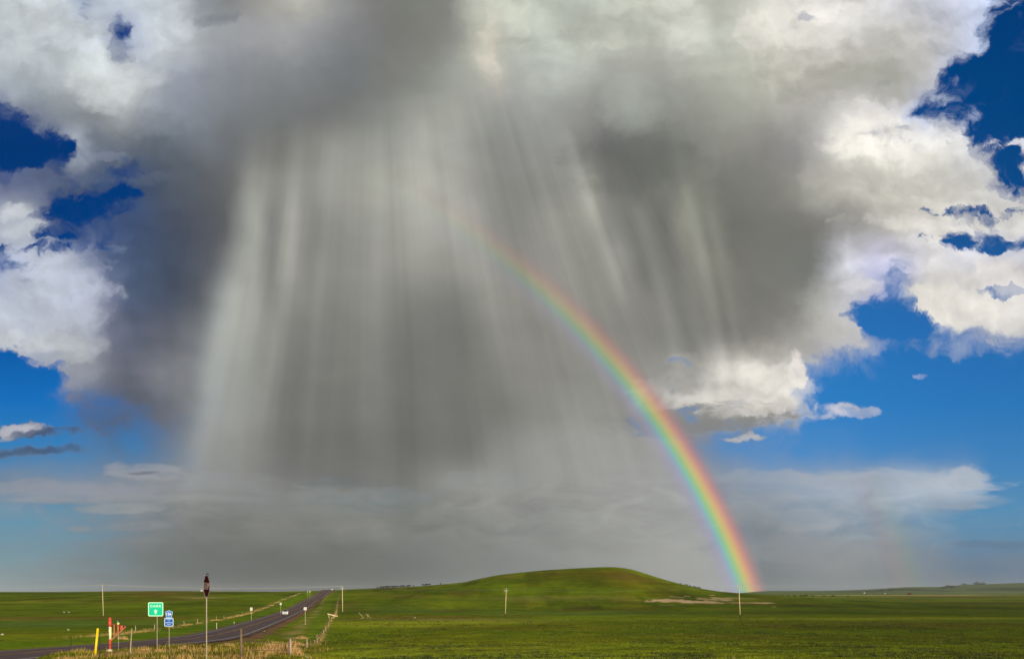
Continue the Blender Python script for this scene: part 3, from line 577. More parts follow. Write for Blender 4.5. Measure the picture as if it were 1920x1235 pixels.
def asphalt():
    m = bpy.data.materials.new('asphalt'); m.use_nodes = True; g = NG(m.node_tree); bs = g.n['Principled BSDF']
    tc = g.new('ShaderNodeTexCoord'); O = tc.outputs['Object']
    a = g.noise(O, .25, 4, .6); b = g.noise(O, 3.0, 4, .7); c = g.noise(O, 40, 2, .6)
    col = g.mix(g.sstep(a, .35, .7), (.100,.062,.054), (.150,.092,.078))
    col = g.vscale(col, g.add(.72, g.mul(g.add(b, c), .28)))
    g.l.new(col, bs.inputs['Base Color']); bs.inputs['Roughness'].default_value = .85; bs.inputs['Specular IOR Level'].default_value = .2
    return m
ASP = asphalt()
road = tag(strip('road', -4.7, 4.7, 0.0, ASP), kind='structure')
WHITE = mat('road paint white', (.50,.45,.40), .8, var=.3, scale=.8); YEL = mat('road paint yellow', (.55,.25,.05), .8, var=.25, scale=.8)
strip('edge_line', 3.48, 3.70, .012, WHITE, road); strip('edge_line', -3.70, -3.48, .012, WHITE, road)
strip('centre_line', -.30, -.14, .012, YEL, road); 
RPd = catmull(RP[:, :3], 4)
strip('centre_line', .12, .28, .012, YEL, road, dash=(12, 5))
def turnoff():
    # apron that joins the highway from beyond the lower left corner of the view
    pts = [(-30.2,57),(-29.2,52.5),(-27.6,49),(-25.9,46.2),(-24.6,43),(-24.0,38),(-24.0,30),(-24.0,10),(-30.2,10)]
    ys = np.linspace(10, 57, 40); V = []; 
    for y in ys:
        xr = np.interp(y, [10,30,38,43,46.2,49,52.5,57], [-24.6,-24.6,-24.6,-25.2,-26.5,-28.2,-29.9,-30.95]); cz = np.interp(y, RP[:,1], RP[:,2])
        for k in range(7):
            x = -30.85+(xr+30.85)*k/6; V.append((x, y, cz-.094-.045*(x+30.85)))
    I = np.arange(len(V)).reshape(40, 7); Fq = np.stack([I[:-1,:-1], I[:-1,1:], I[1:,1:], I[1:,:-1]], -1).reshape(-1, 4)
    me = np_mesh('side_road', V, Fq, True); tag(link('side_road', me, ASP), kind='structure')
turnoff()
#@@OBJ
# ------------------------------------------------------------------ rainbow (a light phenomenon: coloured bands 41-43 degrees from the antisolar point)
def bow(name, th0, th1, stops, phis, alpha_f, dist, parent=None, rev=False):
    e1 = ANTI.cross(Vector((0, 0, 1))).normalized(); e2 = e1.cross(ANTI).normalized()   # e1 right, e2 up
    nt = 48; ths = np.linspace(th0, th1, nt); ths_ = 41.5+(ths-41.5)*.80 if th0 < 45 else ths; V = []; Cc = []
    sx = [s[0] for s in stops]
    for ph in phis:
        for th, tq in zip(ths, ths_):
            d = ANTI*math.cos(R(tq))+(e1*math.cos(R(ph))+e2*math.sin(R(ph)))*math.sin(R(tq))
            V.append(tuple(d*dist)); rgb = [np.interp(th, sx, [lin(s[1])[k] for s in stops]) for k in range(3)]
            a = np.interp(th, sx, [s[2] for s in stops])*alpha_f(ph); Cc.append((*rgb, a))
    V = np.array(V); I = np.arange(len(V)).reshape(len(phis), nt)
    Fq = np.stack([I[:-1,:-1], I[1:,:-1], I[1:,1:], I[:-1,1:]], -1).reshape(-1, 4)
    me = np_mesh(name, V, Fq, True, np.array(Cc))
    m = bpy.data.materials.new(name); m.use_nodes = True; g = NG(m.node_tree); g.n.clear()
    vc = g.new('ShaderNodeVertexColor'); vc.layer_name = 'Col'
    em = g.new('ShaderNodeEmission'); g.l.new(vc.outputs[0], em.inputs[0]); tr = g.new('ShaderNodeBsdfTransparent')
    mx = g.new('ShaderNodeMixShader'); g.l.new(vc.outputs[1], mx.inputs[0]); g.l.new(tr.outputs[0], mx.inputs[1]); g.l.new(em.outputs[0], mx.inputs[2])
    o = g.new('ShaderNodeOutputMaterial'); g.l.new(mx.outputs[0], o.inputs[0])
    return link(name, me, m, parent)
def bowpt(th, ph):
    e1 = ANTI.cross(Vector((0, 0, 1))).normalized(); e2 = e1.cross(ANTI).normalized()
    d = ANTI*math.cos(R(th))+(e1*math.cos(R(ph))+e2*math.sin(R(ph)))*math.sin(R(th)); return 960+F*d.x/d.y, 1110-F*d.z/d.y
PRI = [(39.6,(165,162,185),0),(40.15,(170,160,195),.30),(40.5,(165,165,200),.5),(40.8,(140,180,200),.68),(41.05,(132,200,178),.8),(41.3,(150,205,135),.85),(41.6,(206,200,112),.88),(41.9,(225,180,115),.85),(42.2,(222,150,122),.78),(42.5,(205,132,125),.55),(42.85,(185,125,125),.22),(43.3,(160,120,125),0)]
rb = empty('rainbow', (0, 0, 0)); tag(rb, 'bright rainbow arc curving down from the rain shafts to the right of the hill', 'rainbow')
PHK = [10,17,29,36,43,50,56,63,67,76,86]; FP_ = [1.0,.97,.82,.62,.40,.23,.11,.04,.015,0.0,0.0]
def fpri(ph): return float(np.interp(ph, PHK, FP_))
primary = bow('primary_bow', 39.6, 43.3, PRI, np.linspace(8, 86, 120), fpri, 17500.0, rb)
SEC = [(49.6,(150,120,120),0),(50.3,(160,135,132),.8),(50.9,(150,150,125),.8),(51.4,(125,150,130),.8),(51.9,(115,140,155),.6),(52.8,(110,120,160),0)]
bow('secondary_bow', 49.6, 52.8, SEC, np.linspace(8, 30, 40), lambda p: .30*float(1-ss(p, 15, 24)), 18000.0, rb)

# ------------------------------------------------------------------ materials
GALV = mat('galvanised steel', (.27,.235,.165), .5, .3, .12, 6); FADED = mat('dulled reflective lettering', (.45,.32,.31), .5, 0, .08, 9); SHADE_RED = mat('sign red', (.055,.0015,.002), .7, 0, .08, 9, 0, .05)
SIGNW = mat('sign white', (.78,.78,.76), .45, 0, .04, 9); SGREEN = mat('sign green', (.004,.52,.30), .4, 0, .05, 5); SMINT = mat('reflective mint', (.55,.92,.62), .4, 0, .05, 9)
SBLUE = mat('sign blue', (.004,.13,.55), .4, 0, .05, 9); SBLUE2 = mat('sign deep blue', (.003,.06,.40), .4, 0, .05, 9); SPALE = mat('reflective pale blue', (.50,.70,.86), .4, 0, .04, 9)
POLE = mat('weathered pine pole', (.55,.43,.25), .85, 0, .2, 3, .3); PBASE = mat('dark pole base', (.035,.028,.02), .9, 0, .3, 5); ARM = mat('grey crossarm wood', (.40,.36,.27), .85, 0, .2, 4)
CERAM = mat('porcelain', (.75,.74,.70), .25, 0, .03, 5); WIRE = mat('aluminium cable', (.55,.54,.50), .4, .4, .05, 5)
REDP = mat('red paint', (.62,.085,.045), .5, 0, .18, 7); REDD = mat('rusty red steel', (.20,.045,.03), .7, .2, .3, 9); YELP = mat('yellow plastic', (.85,.56,.01), .4, 0, .06, 5)
YREF = mat('yellow reflective', (.72,.78,.18), .4, 0, .06, 9); WREF = mat('cream reflective', (.80,.78,.55), .4, 0, .06, 9); BLK = mat('black plastic', (.012,.012,.012), .4, 0, .1, 9)
DSTEEL = mat('dark steel post', (.035,.028,.025), .7, .2, .25, 9); CONC = mat('pale concrete', (.50,.42,.28), .9, 0, .25, 4, .4)
OLDW = mat('bleached wood', (.36,.29,.19), .9, 0, .3, 5, .4); DARKW = mat('dark weathered wood', (.16,.11,.07), .9, 0, .3, 6, .4); STRAWM = mat('dry straw', (.55,.38,.15), .95, 0, .3, 6)
DGRN = mat('dark green plate', (.03,.09,.03), .6, 0, .1, 9)

def text_fit(name, body, w, h, mat_, parent, loc, extrude=.003, spacing=1.0, bold=.0):
    o = text_mesh(name, body, h, mat_, parent, (0, 0, 0), extrude, spacing, 1.0, bold*h)
    co = np.empty(len(o.data.vertices)*3, np.float32); o.data.vertices.foreach_get('co', co); co = co.reshape(-1, 3)
    lo, hi = co.min(0), co.max(0); c = (lo+hi)/2; s = np.array([w/(hi[0]-lo[0]), 1, h/(hi[2]-lo[2])])
    co = (co-c)*s+np.array(loc); o.data.vertices.foreach_set('co', co.astype(np.float32).ravel()); o.data.update(); return o
def octagon(r): return [(r*math.cos(R(22.5+45*k))/math.cos(R(22.5)), r*math.sin(R(22.5+45*k))/math.cos(R(22.5))) for k in range(8)]
def rrect(w, h, rad, n=4):
    pts = []
    for cx, cz, a0 in ((w/2-rad, h/2-rad, 0), (-w/2+rad, h/2-rad, 90), (-w/2+rad, -h/2+rad, 180), (w/2-rad, -h/2+rad, 270)):
        for k in range(n+1): a = R(a0+90*k/n); pts.append((cx+rad*math.cos(a), cz+rad*math.sin(a)))
    return pts
def off(pts, dz, s=1.0, dx=0): return [(x*s+dx, z*s+dz) for x, z in pts]

# ---- stop sign, seen nearly edge on
d = 28.6; x, y = at(386.6, d); zg = gz(x, y)
t = empty('stop_sign', (x, y, zg)); tag(t, 'dark red octagonal stop sign turned almost edge on, on a tall pale metal post', 'stop sign')
zc = (1110-1098.2)/F*d-zg
MB().box((.01, 0, (zc-.36-.5)/2), (.036, .036, zc-.36+.5), Matrix.Rotation(R(33), 3, 'Z'), .003).build('post', GALV, t)
th = R(-54.5)
face = MB().poly(off(octagon(.375), 0), -.012, 0).build('sign_face', SHADE_RED, t)
face.location = (.035, -.03, zc); face.rotation_euler = (0, R(1), th)
brd = bmesh.new()
o_ = octagon(.375); i_ = octagon(.352); A = [brd.verts.new((a[0], -.0155, a[1])) for a in o_]; B = [brd.verts.new((a[0], -.0155, a[1])) for a in i_]; A2 = [brd.verts.new((a[0], -.0122, a[1])) for a in o_]; B2 = [brd.verts.new((a[0], -.0122, a[1])) for a in i_]
for k in range(8):
    j = (k+1) % 8
    for q in ((A[k],A[j],B[j],B[k]),(A[k],A[j],A2[j],A2[k]),(B[k],B[j],B2[j],B2[k])): brd.faces.new(q)
bm_ = MB(); bm_.b.free(); bm_.b = brd; bm_.build('border', mat('dull border', (.50,.44,.42), .5, 0, .08, 9), face)
text_fit('lettering', 'STOP', .60, .24, FADED, face, (0, -.0175, 0), .003, 1.0, -.02)
for z_ in (-.30, .30): MB().box((0, .03, z_), (.04, .045, .04)).build('bracket', GALV, face)
for x_ in (-.07, .09): MB().box((x_, .012, .405), (.05, .012, .07)).build('clip', BLK, face)
BKM = mat('bare aluminium', (.45,.44,.40), .5, .5, .06, 6)
MB().poly(off(octagon(.37), 0), .0012, .005).build('back_plate', BKM, face)

# ---- town sign CARR
d = 48.0; x, y = at(294.2, d); zg = gz(x, y)
t = empty('town_sign', (x, y, zg), R(4)); tag(t, 'bright green square road sign reading CARR with an upward arrow, on one thin post', 'road sign')
mpp = d/F; zc = (1110-1141.4)/F*d-zg; w_, h_ = 27.6*mpp, 26.2*mpp; cx = (291.9-294.0)*mpp
MB().box((0, .03, (zc+h_*.3)/2-.2), (.036, .036, zc+h_*.3+.4), Matrix.Rotation(R(30), 3, 'Z'), .004).build('post', GALV, t)
pn = MB().poly(off(rrect(w_, h_, .08), zc, 1, cx), -.012, 0).build('panel', SGREEN, t)
def ringp(w, h, rad, th, z, dx, y0, y1):
    b = bmesh.new(); oo = rrect(w, h, rad); ii = rrect(w-2*th, h-2*th, max(rad-th, .01)); n = len(oo)
    A = [b.verts.new((a[0]+dx, y0, a[1]+z)) for a in oo]; B = [b.verts.new((a[0]+dx, y0, a[1]+z)) for a in ii]; A2 = [b.verts.new((a[0]+dx, y1, a[1]+z)) for a in oo]; B2 = [b.verts.new((a[0]+dx, y1, a[1]+z)) for a in ii]
    for k in range(n):
        j = (k+1) % n
        for q in ((A[k],A[j],B[j],B[k]),(A[k],A[j],A2[j],A2[k]),(B[k],B[j],B2[j],B2[k])): b.faces.new(q)
    r = MB(); r.b.free(); r.b = b; return r
ringp(w_, h_, .08, .045, zc, cx, -.018, -.0125).build('border', SMINT, pn)
text_fit('lettering', 'CARR', .62, .135, SMINT, pn, (cx, -.018, zc+.185), .004, 1.2, .03)
ar = [(-.045,-.13),(.045,-.13),(.045,.0),(.105,.0),(0,.125),(-.105,.0),(-.045,.0)]
MB().poly(off(ar, zc-.125, 1.05, cx), -.020, -.014).build('arrow', SMINT, pn)

# ---- county route marker with a plate below
d = 50.0; x, y = at(316.8, d); zg = gz(x, y); mpp = d/F
t = empty('route_sign', (x, y, zg), R(3)); tag(t, 'blue five-sided county route 126 marker above a small blue plate on a thin post', 'road sign')
zb = (1110-1165.5)/F*d-zg; zp = (1110-1150.4)/F*d-zg
MB().box((0, .03, (zp)/2-.2), (.034, .034, zp+.6), Matrix.Rotation(R(30), 3, 'Z'), .004).build('post', GALV, t)
s5 = 14.6*mpp/2
pent = [(-s5*.62,-s5*.98),(s5*.62,-s5*.98),(s5,s5*.52),(0,s5*1.0),(-s5,s5*.52)]
mk = MB().poly(off(pent, zp, 1, .0), -.012, 0).build('route_marker', SPALE, t)
MB().poly(off(pent, zp, .89, .0), -.0165, -.0123).build('marker_field', SBLUE, mk)
text_fit('lettering', 'WELD', .13, .036, SIGNW, mk, (0, -.021, zp+s5*.55), .003)
text_fit('number', '126', .28, .16, SIGNW, mk, (0, -.021, zp+.005), .003, 1.0, .03)
text_fit('lettering', 'COUNTY', .19, .034, SIGNW, mk, (0, -.021, zp-s5*.68), .003)
wp, hp = 16.6*mpp, 15.8*mpp
pl = MB().poly(off(rrect(wp, hp, .05), zb, 1, 0), -.012, 0).build('plate', SPALE, t)
MB().poly(off(rrect(wp*.84, hp*.84, .02), zb, 1, 0), -.0165, -.0123).build('plate_field', SBLUE2, pl)
for k, (ln, zo) in enumerate([((.06,.09,.05,.07), .27), ((.04,.03,.05), .12), ((.07,.05,.04,.08,.05), -.05), ((.05,.08,.06), -.20)]):   # worn, unreadable lines of lettering
    b = MB(); tot = sum(ln)+.018*(len(ln)-1); xx = -tot/2
    for l in ln: b.box((xx+l/2, -.019, zb+zo*hp*1.25), (l, .004, .030 if k != 2 else .042)); xx += l+.018
    b.build('lettering', SPALE, pl)

# ---- roadside furniture near the red post
def post_px(name, px0, y0, px1, y1, d, r0, r1, m, n=10, label=None, cat='post'):
    x, y = at(px0, d); zg = gz(x, y); h = (y0-y1)/F*d; dx = (px1-px0)/F*d
    zb = (1110-y0)/F*d
    b = MB().tube((0, 0, min(zg, zb)-.3-zg*0-0 if False else -.35), (dx*(1), 0, zb+h-zg), r0, r1, n)
    o = b.build(name, m); o.location = (x, y, zg)
    if label: tag(o, label, cat)
    return o
d = 38.0; x, y = at(178.3, d); zg = gz(x, y); ztop = (1110-1177)/F*d-zg; dx = (183.3-178.3)/F*d
t = empty('marker_post', (x, y, zg)); tag(t, 'leaning bright yellow pipeline marker post in the roadside grass', 'marker post')
MB().tube((-dx*.2, 0, -.3), (dx, 0, ztop-.03), .052, .052, 14).build('tube', YELP, t, True); MB().tube((dx, 0, ztop-.03), (dx*1.02, 0, ztop), .056, .040, 14).build('cap', YELP, t, True)
post_px('steel_post', 187, 1238, 187, 1186.5, 33, .014, .014, DSTEEL, 8, 'thin dark steel post just right of the leaning yellow marker', 'fence post')
post_px('steel_post', 131.2, 1213.5, 133.6, 1193.6, 44, .020, .018, DSTEEL, 8, 'short dark steel post alone in the grass at the road edge, far left', 'fence post')
post_px('wooden_stake', 243.0, 1227.5, 247.3, 1177.5, 39, .030, .024, OLDW, 8, 'slim pale grey stake leaning right, on bare earth beside the red post', 'stake')
# red post with triangular bracket
d = 45.5; x, y = at(206.4, d); zg = gz(x, y); mpp = d/F
def zz(py): return (1110-py)/F*d-zg
t = empty('barrier_post', (x, y, zg)); tag(t, 'thick red steel post with a reflective sleeve and a red triangular bracket arm', 'post')
MB().tube((0, 0, -.3), (0, 0, zz(1158)), .062, .062, 16).build('post', REDP, t, True)
MB().tube((-.008, 0, zz(1174.2)), (-.006, 0, zz(1162)), .085, .080, 16).tube((-.006, 0, zz(1162)), (-.004, 0, zz(1157)), .080, .055, 16).build('upper_sleeve', REDP, t, True)
sl = MB().tube((.006, 0, zz(1197.4)), (.0, 0, zz(1174.2)), .071, .071, 16).build('reflective_sleeve', WREF, t, True)
for py in (1177, 1185, 1192.5): MB().tube((-.012, -.078, zz(py)), (-.012, -.068, zz(py)), .018, .018, 8).build('hole', BLK, sl)
MB().box((.044, -.060, zz(1186)), (.034, .012, .62)).build('strip', YREF, sl)
MB().tube((0, 0, zz(1208.6)), (0, 0, zz(1207)), .074, .074, 16).build('band', REDD, t)
MB().tube((.06, 0, zz(1169.4)), (26.3*mpp, .25, zz(1173.4)), .032, .028, 8).build('top_rail', REDD, t)
MB().tube((.05, 0, zz(1199.5)), (26.0*mpp, .25, zz(1174)), .028, .024, 8).build('brace', mat('faded red rail', (.50,.17,.11), .6, 0, .2, 8), t)
for px, w in ((213.3, .030), (219.6, .032), (226.6, .030)):
    f = (px-208)/(232.5-208); MB().tube(((px-206.4)*mpp, .20*f, zz(1199.5-25.5*f)), ((px-206.4)*mpp, .20*f, zz(1169.6+3.8*f)), w*.8, w*.8, 8).build('upright', mat('pinkish red paint', (.66,.17,.10), .5, 0, .15, 8), t, True)
MB().box(((224-206.4)*mpp, .2, zz(1176.6)), (.09, .02, .22)).build('red_plate', REDP, t)
# concrete stub at the foot
bm = bmesh.new(); bmesh.ops.create_icosphere(bm, subdivisions=3, radius=1)
for v in bm.verts:
    nn = v.co.normalized(); v.co = Vector((nn.x*.16, nn.y*.15, nn.z*.11))*(1+.28*(float(vnoise(nn.x*2+9, nn.y*2+nn.z*3+5))-.5))
q = MB(); q.b.free(); q.b = bm; o = q.build('footing_stone', CONC, None); o.location = (x+.14, y-.35, gz(x+.14, y-.35)+.03); tag(o, 'pale lump of concrete at the foot of the red post', 'stone')
# warning post behind the bracket
d2 = 50.0; x2, y2 = at(221.6, d2); zg2 = gz(x2, y2); z2 = lambda py: (1110-py)/F*d2-zg2
t = empty('marker_post', (x2, y2, zg2)); tag(t, 'black-topped marker post with a yellow band standing behind the red bracket', 'marker post')
MB().tube((.06, 0, -.3), (0, 0, z2(1180)), .028, .028, 10).build('post', OLDW, t, True)
MB().tube((0, 0, z2(1184)), (0, 0, z2(1170.5)), .045, .045, 12).build('red_sleeve', REDP, t, True)
MB().tube((0, 0, z2(1170.5)), (0, 0, z2(1166.2)), .068, .066, 12).build('yellow_band', YREF, t, True)
cp = MB().tube((0, 0, z2(1166.2)), (0, 0, z2(1162.3)), .038, .040, 12).tube((0, 0, z2(1162.3)), (0, 0, z2(1161)), .045, .03, 12).build('cap', BLK, t, True)
MB().box((0, -.042, z2(1163.6)), (.022, .01, .05)).build('reflector', SIGNW, cp)
MB().box((.02, 0, z2(1190)), (.13, .02, .30), None, .004).build('back_plate', DGRN, t)

# ---- small white road signs
def small_sign(px, ytop, ybot, d, w, h, label, plate_mat=mat('weathered sign white', (.60,.57,.52), .6, 0, .1, 5), mark=True):
    x, y = at(px, d); zg = gz(x, y); zt = (1110-ytop)/F*d-zg
    t = empty('mile_sign', (x, y, zg), R(6)); tag(t, label, 'road sign')
    MB().box((0, .03, (zt-.05)/2-.15), (.07, .04, zt+.25), None, .004).build('post', mat('painted post', (.50,.46,.32), .7, 0, .1, 6), t)
    p = MB().poly(off(rrect(w, h, .05), zt-h/2), -.015, 0).build('plate', plate_mat, t)
    if mark: MB().box((0, -.019, zt-h*.45), (w*.14, .004, h*.42)).box((0, -.019, zt-h*.80), (w*.5, .004, h*.07)).build('marking', mat('sign grey print', (.25,.22,.24), .6, 0, .1, 9), p)
    return t
small_sign(572.3, 1137.6, 1156.3, 205, .72, .72, 'small white square sign on a short post at the right edge of the road')
small_sign(471.2, 1138.0, 1158.0, 235, .66, .90, 'small white upright sign on a thin post left of the road near the white car')
small_sign(526.3, 1129.2, 1137, 300, .62, .80, 'tiny white sign just above and left of the oncoming white car')
small_sign(577.0, 1107.5, 1111, 560, .35, .7, 'left one of two tiny white signs by the roadside near the crest', mark=False)
small_sign(581.3, 1107.5, 1111, 580, .7, .7, 'right one of two tiny white signs by the roadside near the crest', mark=False)
small_sign(622.8, 1103.2, 1107, 660, .8, .8, 'tiny white sign right of the road where it meets the skyline', mark=False)

# ---- fences
def fence(name, pts, label, hts, m_cycle, wires=3, rad=.07, wire_r=.012):
    x0, y0, z0 = pts[0]; t = empty(name, (x0, y0, z0)); tag(t, label, 'fence')
    tops = []
    for i, (x, y, z) in enumerate(pts):
        h = hts[i % len(hts)] if not callable(hts) else hts(i); lx = random.uniform(-.06, .06); r = rad*random.uniform(.8, 1.2)
        MB().tube((x-x0, y-y0, z-z0-.3), (x-x0+lx, y-y0, z-z0+h), r, r*.85, 8).build('fence_post', m_cycle[i % len(m_cycle)], t, True); tops.append(Vector((x-x0, y-y0, z-z0)))
    b = MB()
    for i in range(len(tops)-1):
        for k in range(wires):
            hh = .35+.4*k
            if (tops[i]-tops[i+1]).length < 40: b.tube(tops[i]+Vector((0,0,hh)), tops[i+1]+Vector((0,0,hh)), wire_r, wire_r, 4)
    b.build('fence_wire', mat('fence wire', (.22,.17,.12), .6, .4, .1, 5), t); return t
pts = []
for px, d in FPX:
    x, y = at(px, d); pts.append((x, y, gz(x, y)))
for d in range(385, 640, 26):
    x = float(fence_x(d)); pts.append((x, d, gz(x, d)))
hh = [1.25,.95,1.05,.88,.7,1.1,1.1,1.05,.9,1.0]
fence('field_fence', pts, 'wire fence with weathered posts running up beside the right side of the road', hh, [DARKW, DARKW, OLDW, OLDW, DARKW, OLDW], 3, .07, .010)
pts = []
for d in list(range(138, 640, 17)):
    cx = np.interp(d, RP[:,1], RP[:,0]); x = cx-15.2*1.02+random.uniform(-.5, .5); pts.append((x, d, gz(x, d)))
fence('field_fence', pts, 'straggling wire fence with pale posts along the far left side of the road', [1.05,.9,1.1,1.0], [OLDW, OLDW, DARKW], 3, .075, .012)
for px, yb, yt, d, lab in [(406.3,1167.5,1154.5,160,'tallest white delineator post in the straw left of the road'),(439,1157.8,1153.2,205,'short white delineator post left of the road, right of the taller one')]:
    x, y = at(px, d); zg = gz(x, y); q = MB().box((0,0,((yb-yt)/F*d)/2-.1), (.09,.05,(yb-yt)/F*d+.2), None, .01).build('delineator_post', mat('white post', (.55,.52,.38), .6, 0, .1, 4)); q.location = (x, y, zg); tag(q, lab, 'post')

# fallen brace poles in the field
def sticks(px, d, segs, label):
    x, y = at(px, d); zg = gz(x, y); t = empty('brace_poles', (x, y, zg)); tag(t, label, 'broken fence')
    for (a0, z0, a1, z1) in segs: MB().tube((a0, 0, z0), (a1, .3, z1), .075, .06, 7).build('pole', OLDW, t, True)
sticks(682, 262, [(-1.6,1.9,.2,-.1),(-1.2,-.1,-.3,.25),(.7,1.5,1.1,.9),(1.0,.9,1.5,1.3),(1.2,1.3,1.25,-.1),(1.35,.9,2.2,.0)], 'pale broken poles leaning in a V in the field right of the utility pole')
# heap of boards caught on the fence
x, y = at(625.5, 262); zg = gz(x, y); t = empty('fence_debris', (x, y, zg)); tag(t, 'pale slab of bleached boards and tumbleweed caught at the bend of the right fence', 'debris')
MB().box((-.6, 0, 1.15), (2.6, .5, .32), Matrix.Rotation(R(14), 3, 'Y'), .03).box((.6, .1, .8), (1.4, .4, .28), Matrix.Rotation(R(4), 3, 'Y'), .03).build('board', mat('bleached board', (.62,.47,.30), .9, 0, .25, 2), t)
MB().box((-1.4, 0, .5), (.22, .2, 1.2), Matrix.Rotation(R(-8), 3, 'Y')).box((.2, 0, .4), (.16, .2, .9), Matrix.Rotation(R(30), 3, 'Y')).build('stake', OLDW, t)

# ---- utility poles and cable
PTOP = []
def upole(px, ytop, ybot, d, label, arm=True, arm_rot=0.0, lean=0.0, butt=1.0, armw=2.4, r=.17):
    x, y = at(px, d); zg = gz(x, y); zt = (1110-ytop)/F*d-zg
    t = empty('utility_pole', (x, y, zg)); tag(t, label, 'utility pole', 'utility poles crossing the pasture')
    MB().tube((0, 0, butt-.02), (lean, 0, zt), r*.98, r*.68, 12).build('shaft', POLE, t, True)
    MB().tube((0, 0, -1), (0, 0, butt), r*1.0, r*.98, 12).build('butt', PBASE if butt > .5 else POLE, t, True)  # lowest stretch of the pole in a much darker tone
    ax, ay = math.cos(arm_rot)*armw/2, math.sin(arm_rot)*armw/2; za = zt-.65
    if arm:
        M_ = Matrix.Rotation(arm_rot, 3, 'Z'); a = MB().box((lean-math.sin(arm_rot)*.2, -math.cos(arm_rot)*.2, za), (armw, .11, .13), M_, .008).build('crossarm', ARM, t)
        for s in (-1, 1): MB().tube((lean+s*ax*.55, s*ay*.55-.2, za-.05), (lean, -.1, za-.75), .022, .022, 6).build('arm_brace', ARM, t)
        for s in (-.92, .92): MB().tube((lean+s*ax, s*ay-.2, za+.06), (lean+s*ax, s*ay-.2, za+.22), .05, .08, 8).tube((lean+s*ax, s*ay-.2, za+.22), (lean+s*ax, s*ay-.2, za+.32), .08, .05, 8).build('insulator', CERAM, a)
    MB().tube((lean, 0, zt), (lean, 0, zt+.14), .05, .09, 8).tube((lean, 0, zt+.14), (lean, 0, zt+.27), .09, .05, 8).build('insulator', CERAM, t)
    PTOP.append([Vector((x+lean, y, zg+zt+.27)), Vector((x+lean-ax*.92, y-ay*.92-.2, zg+za+.32)), Vector((x+lean+ax*.92, y+ay*.92-.2, zg+za+.32))])
    return t
PTOP.append([Vector((-262, 305, 2.0)), Vector((-262, 304, 1.2)), Vector((-262, 306, 1.2))])
upole(193.8, 1097.2, 1150, 292, 'bare pale utility pole left of the green CARR sign, on the left field', False, R(80), -.35, .2, 1.0, .15)
upole(642.4, 1099.8, 1152, 298, 'pale utility pole just right of the road, with a dark crossarm near its top', True, R(72), -.1, 1.5, 2.4)
upole(947.6, 1103.5, 1157, 285, 'slim pale utility pole in front of the left end of the hill', True, R(58), .28, 1.0, 2.4, .15)
upole(1387.6, 1095.6, 1163, 232, 'utility pole with a clear wooden crossarm standing in front of the rainbow foot', True, R(52), -.36, 1.6, 2.3, .15)
PTOP.append([Vector((150, 190, 1.5)), Vector((149, 191, .8)), Vector((151, 189, .8))])
t = empty('overhead_cable', PTOP[1][0]); tag(t, 'thin pale overhead cables slung between the utility poles', 'cable'); org = PTOP[1][0].copy()
for i in range(len(PTOP)-1):
    for k in ((0,) if i < 2 else (0, 1, 2)):
        a, bq = PTOP[i][k], PTOP[i+1][k]; b = MB(); n = 16; pr = None; sag = (a-bq).length*.012; rad = .045 if i < 2 else .004
        for j in range(n+1):
            f = j/n; p = a.lerp(bq, f)-Vector((0, 0, sag*4*f*(1-f)))-org
            if pr is not None: b.tube(pr, p, rad, rad, 5)
            pr = p
        b.build('cable_span', WIRE, t)

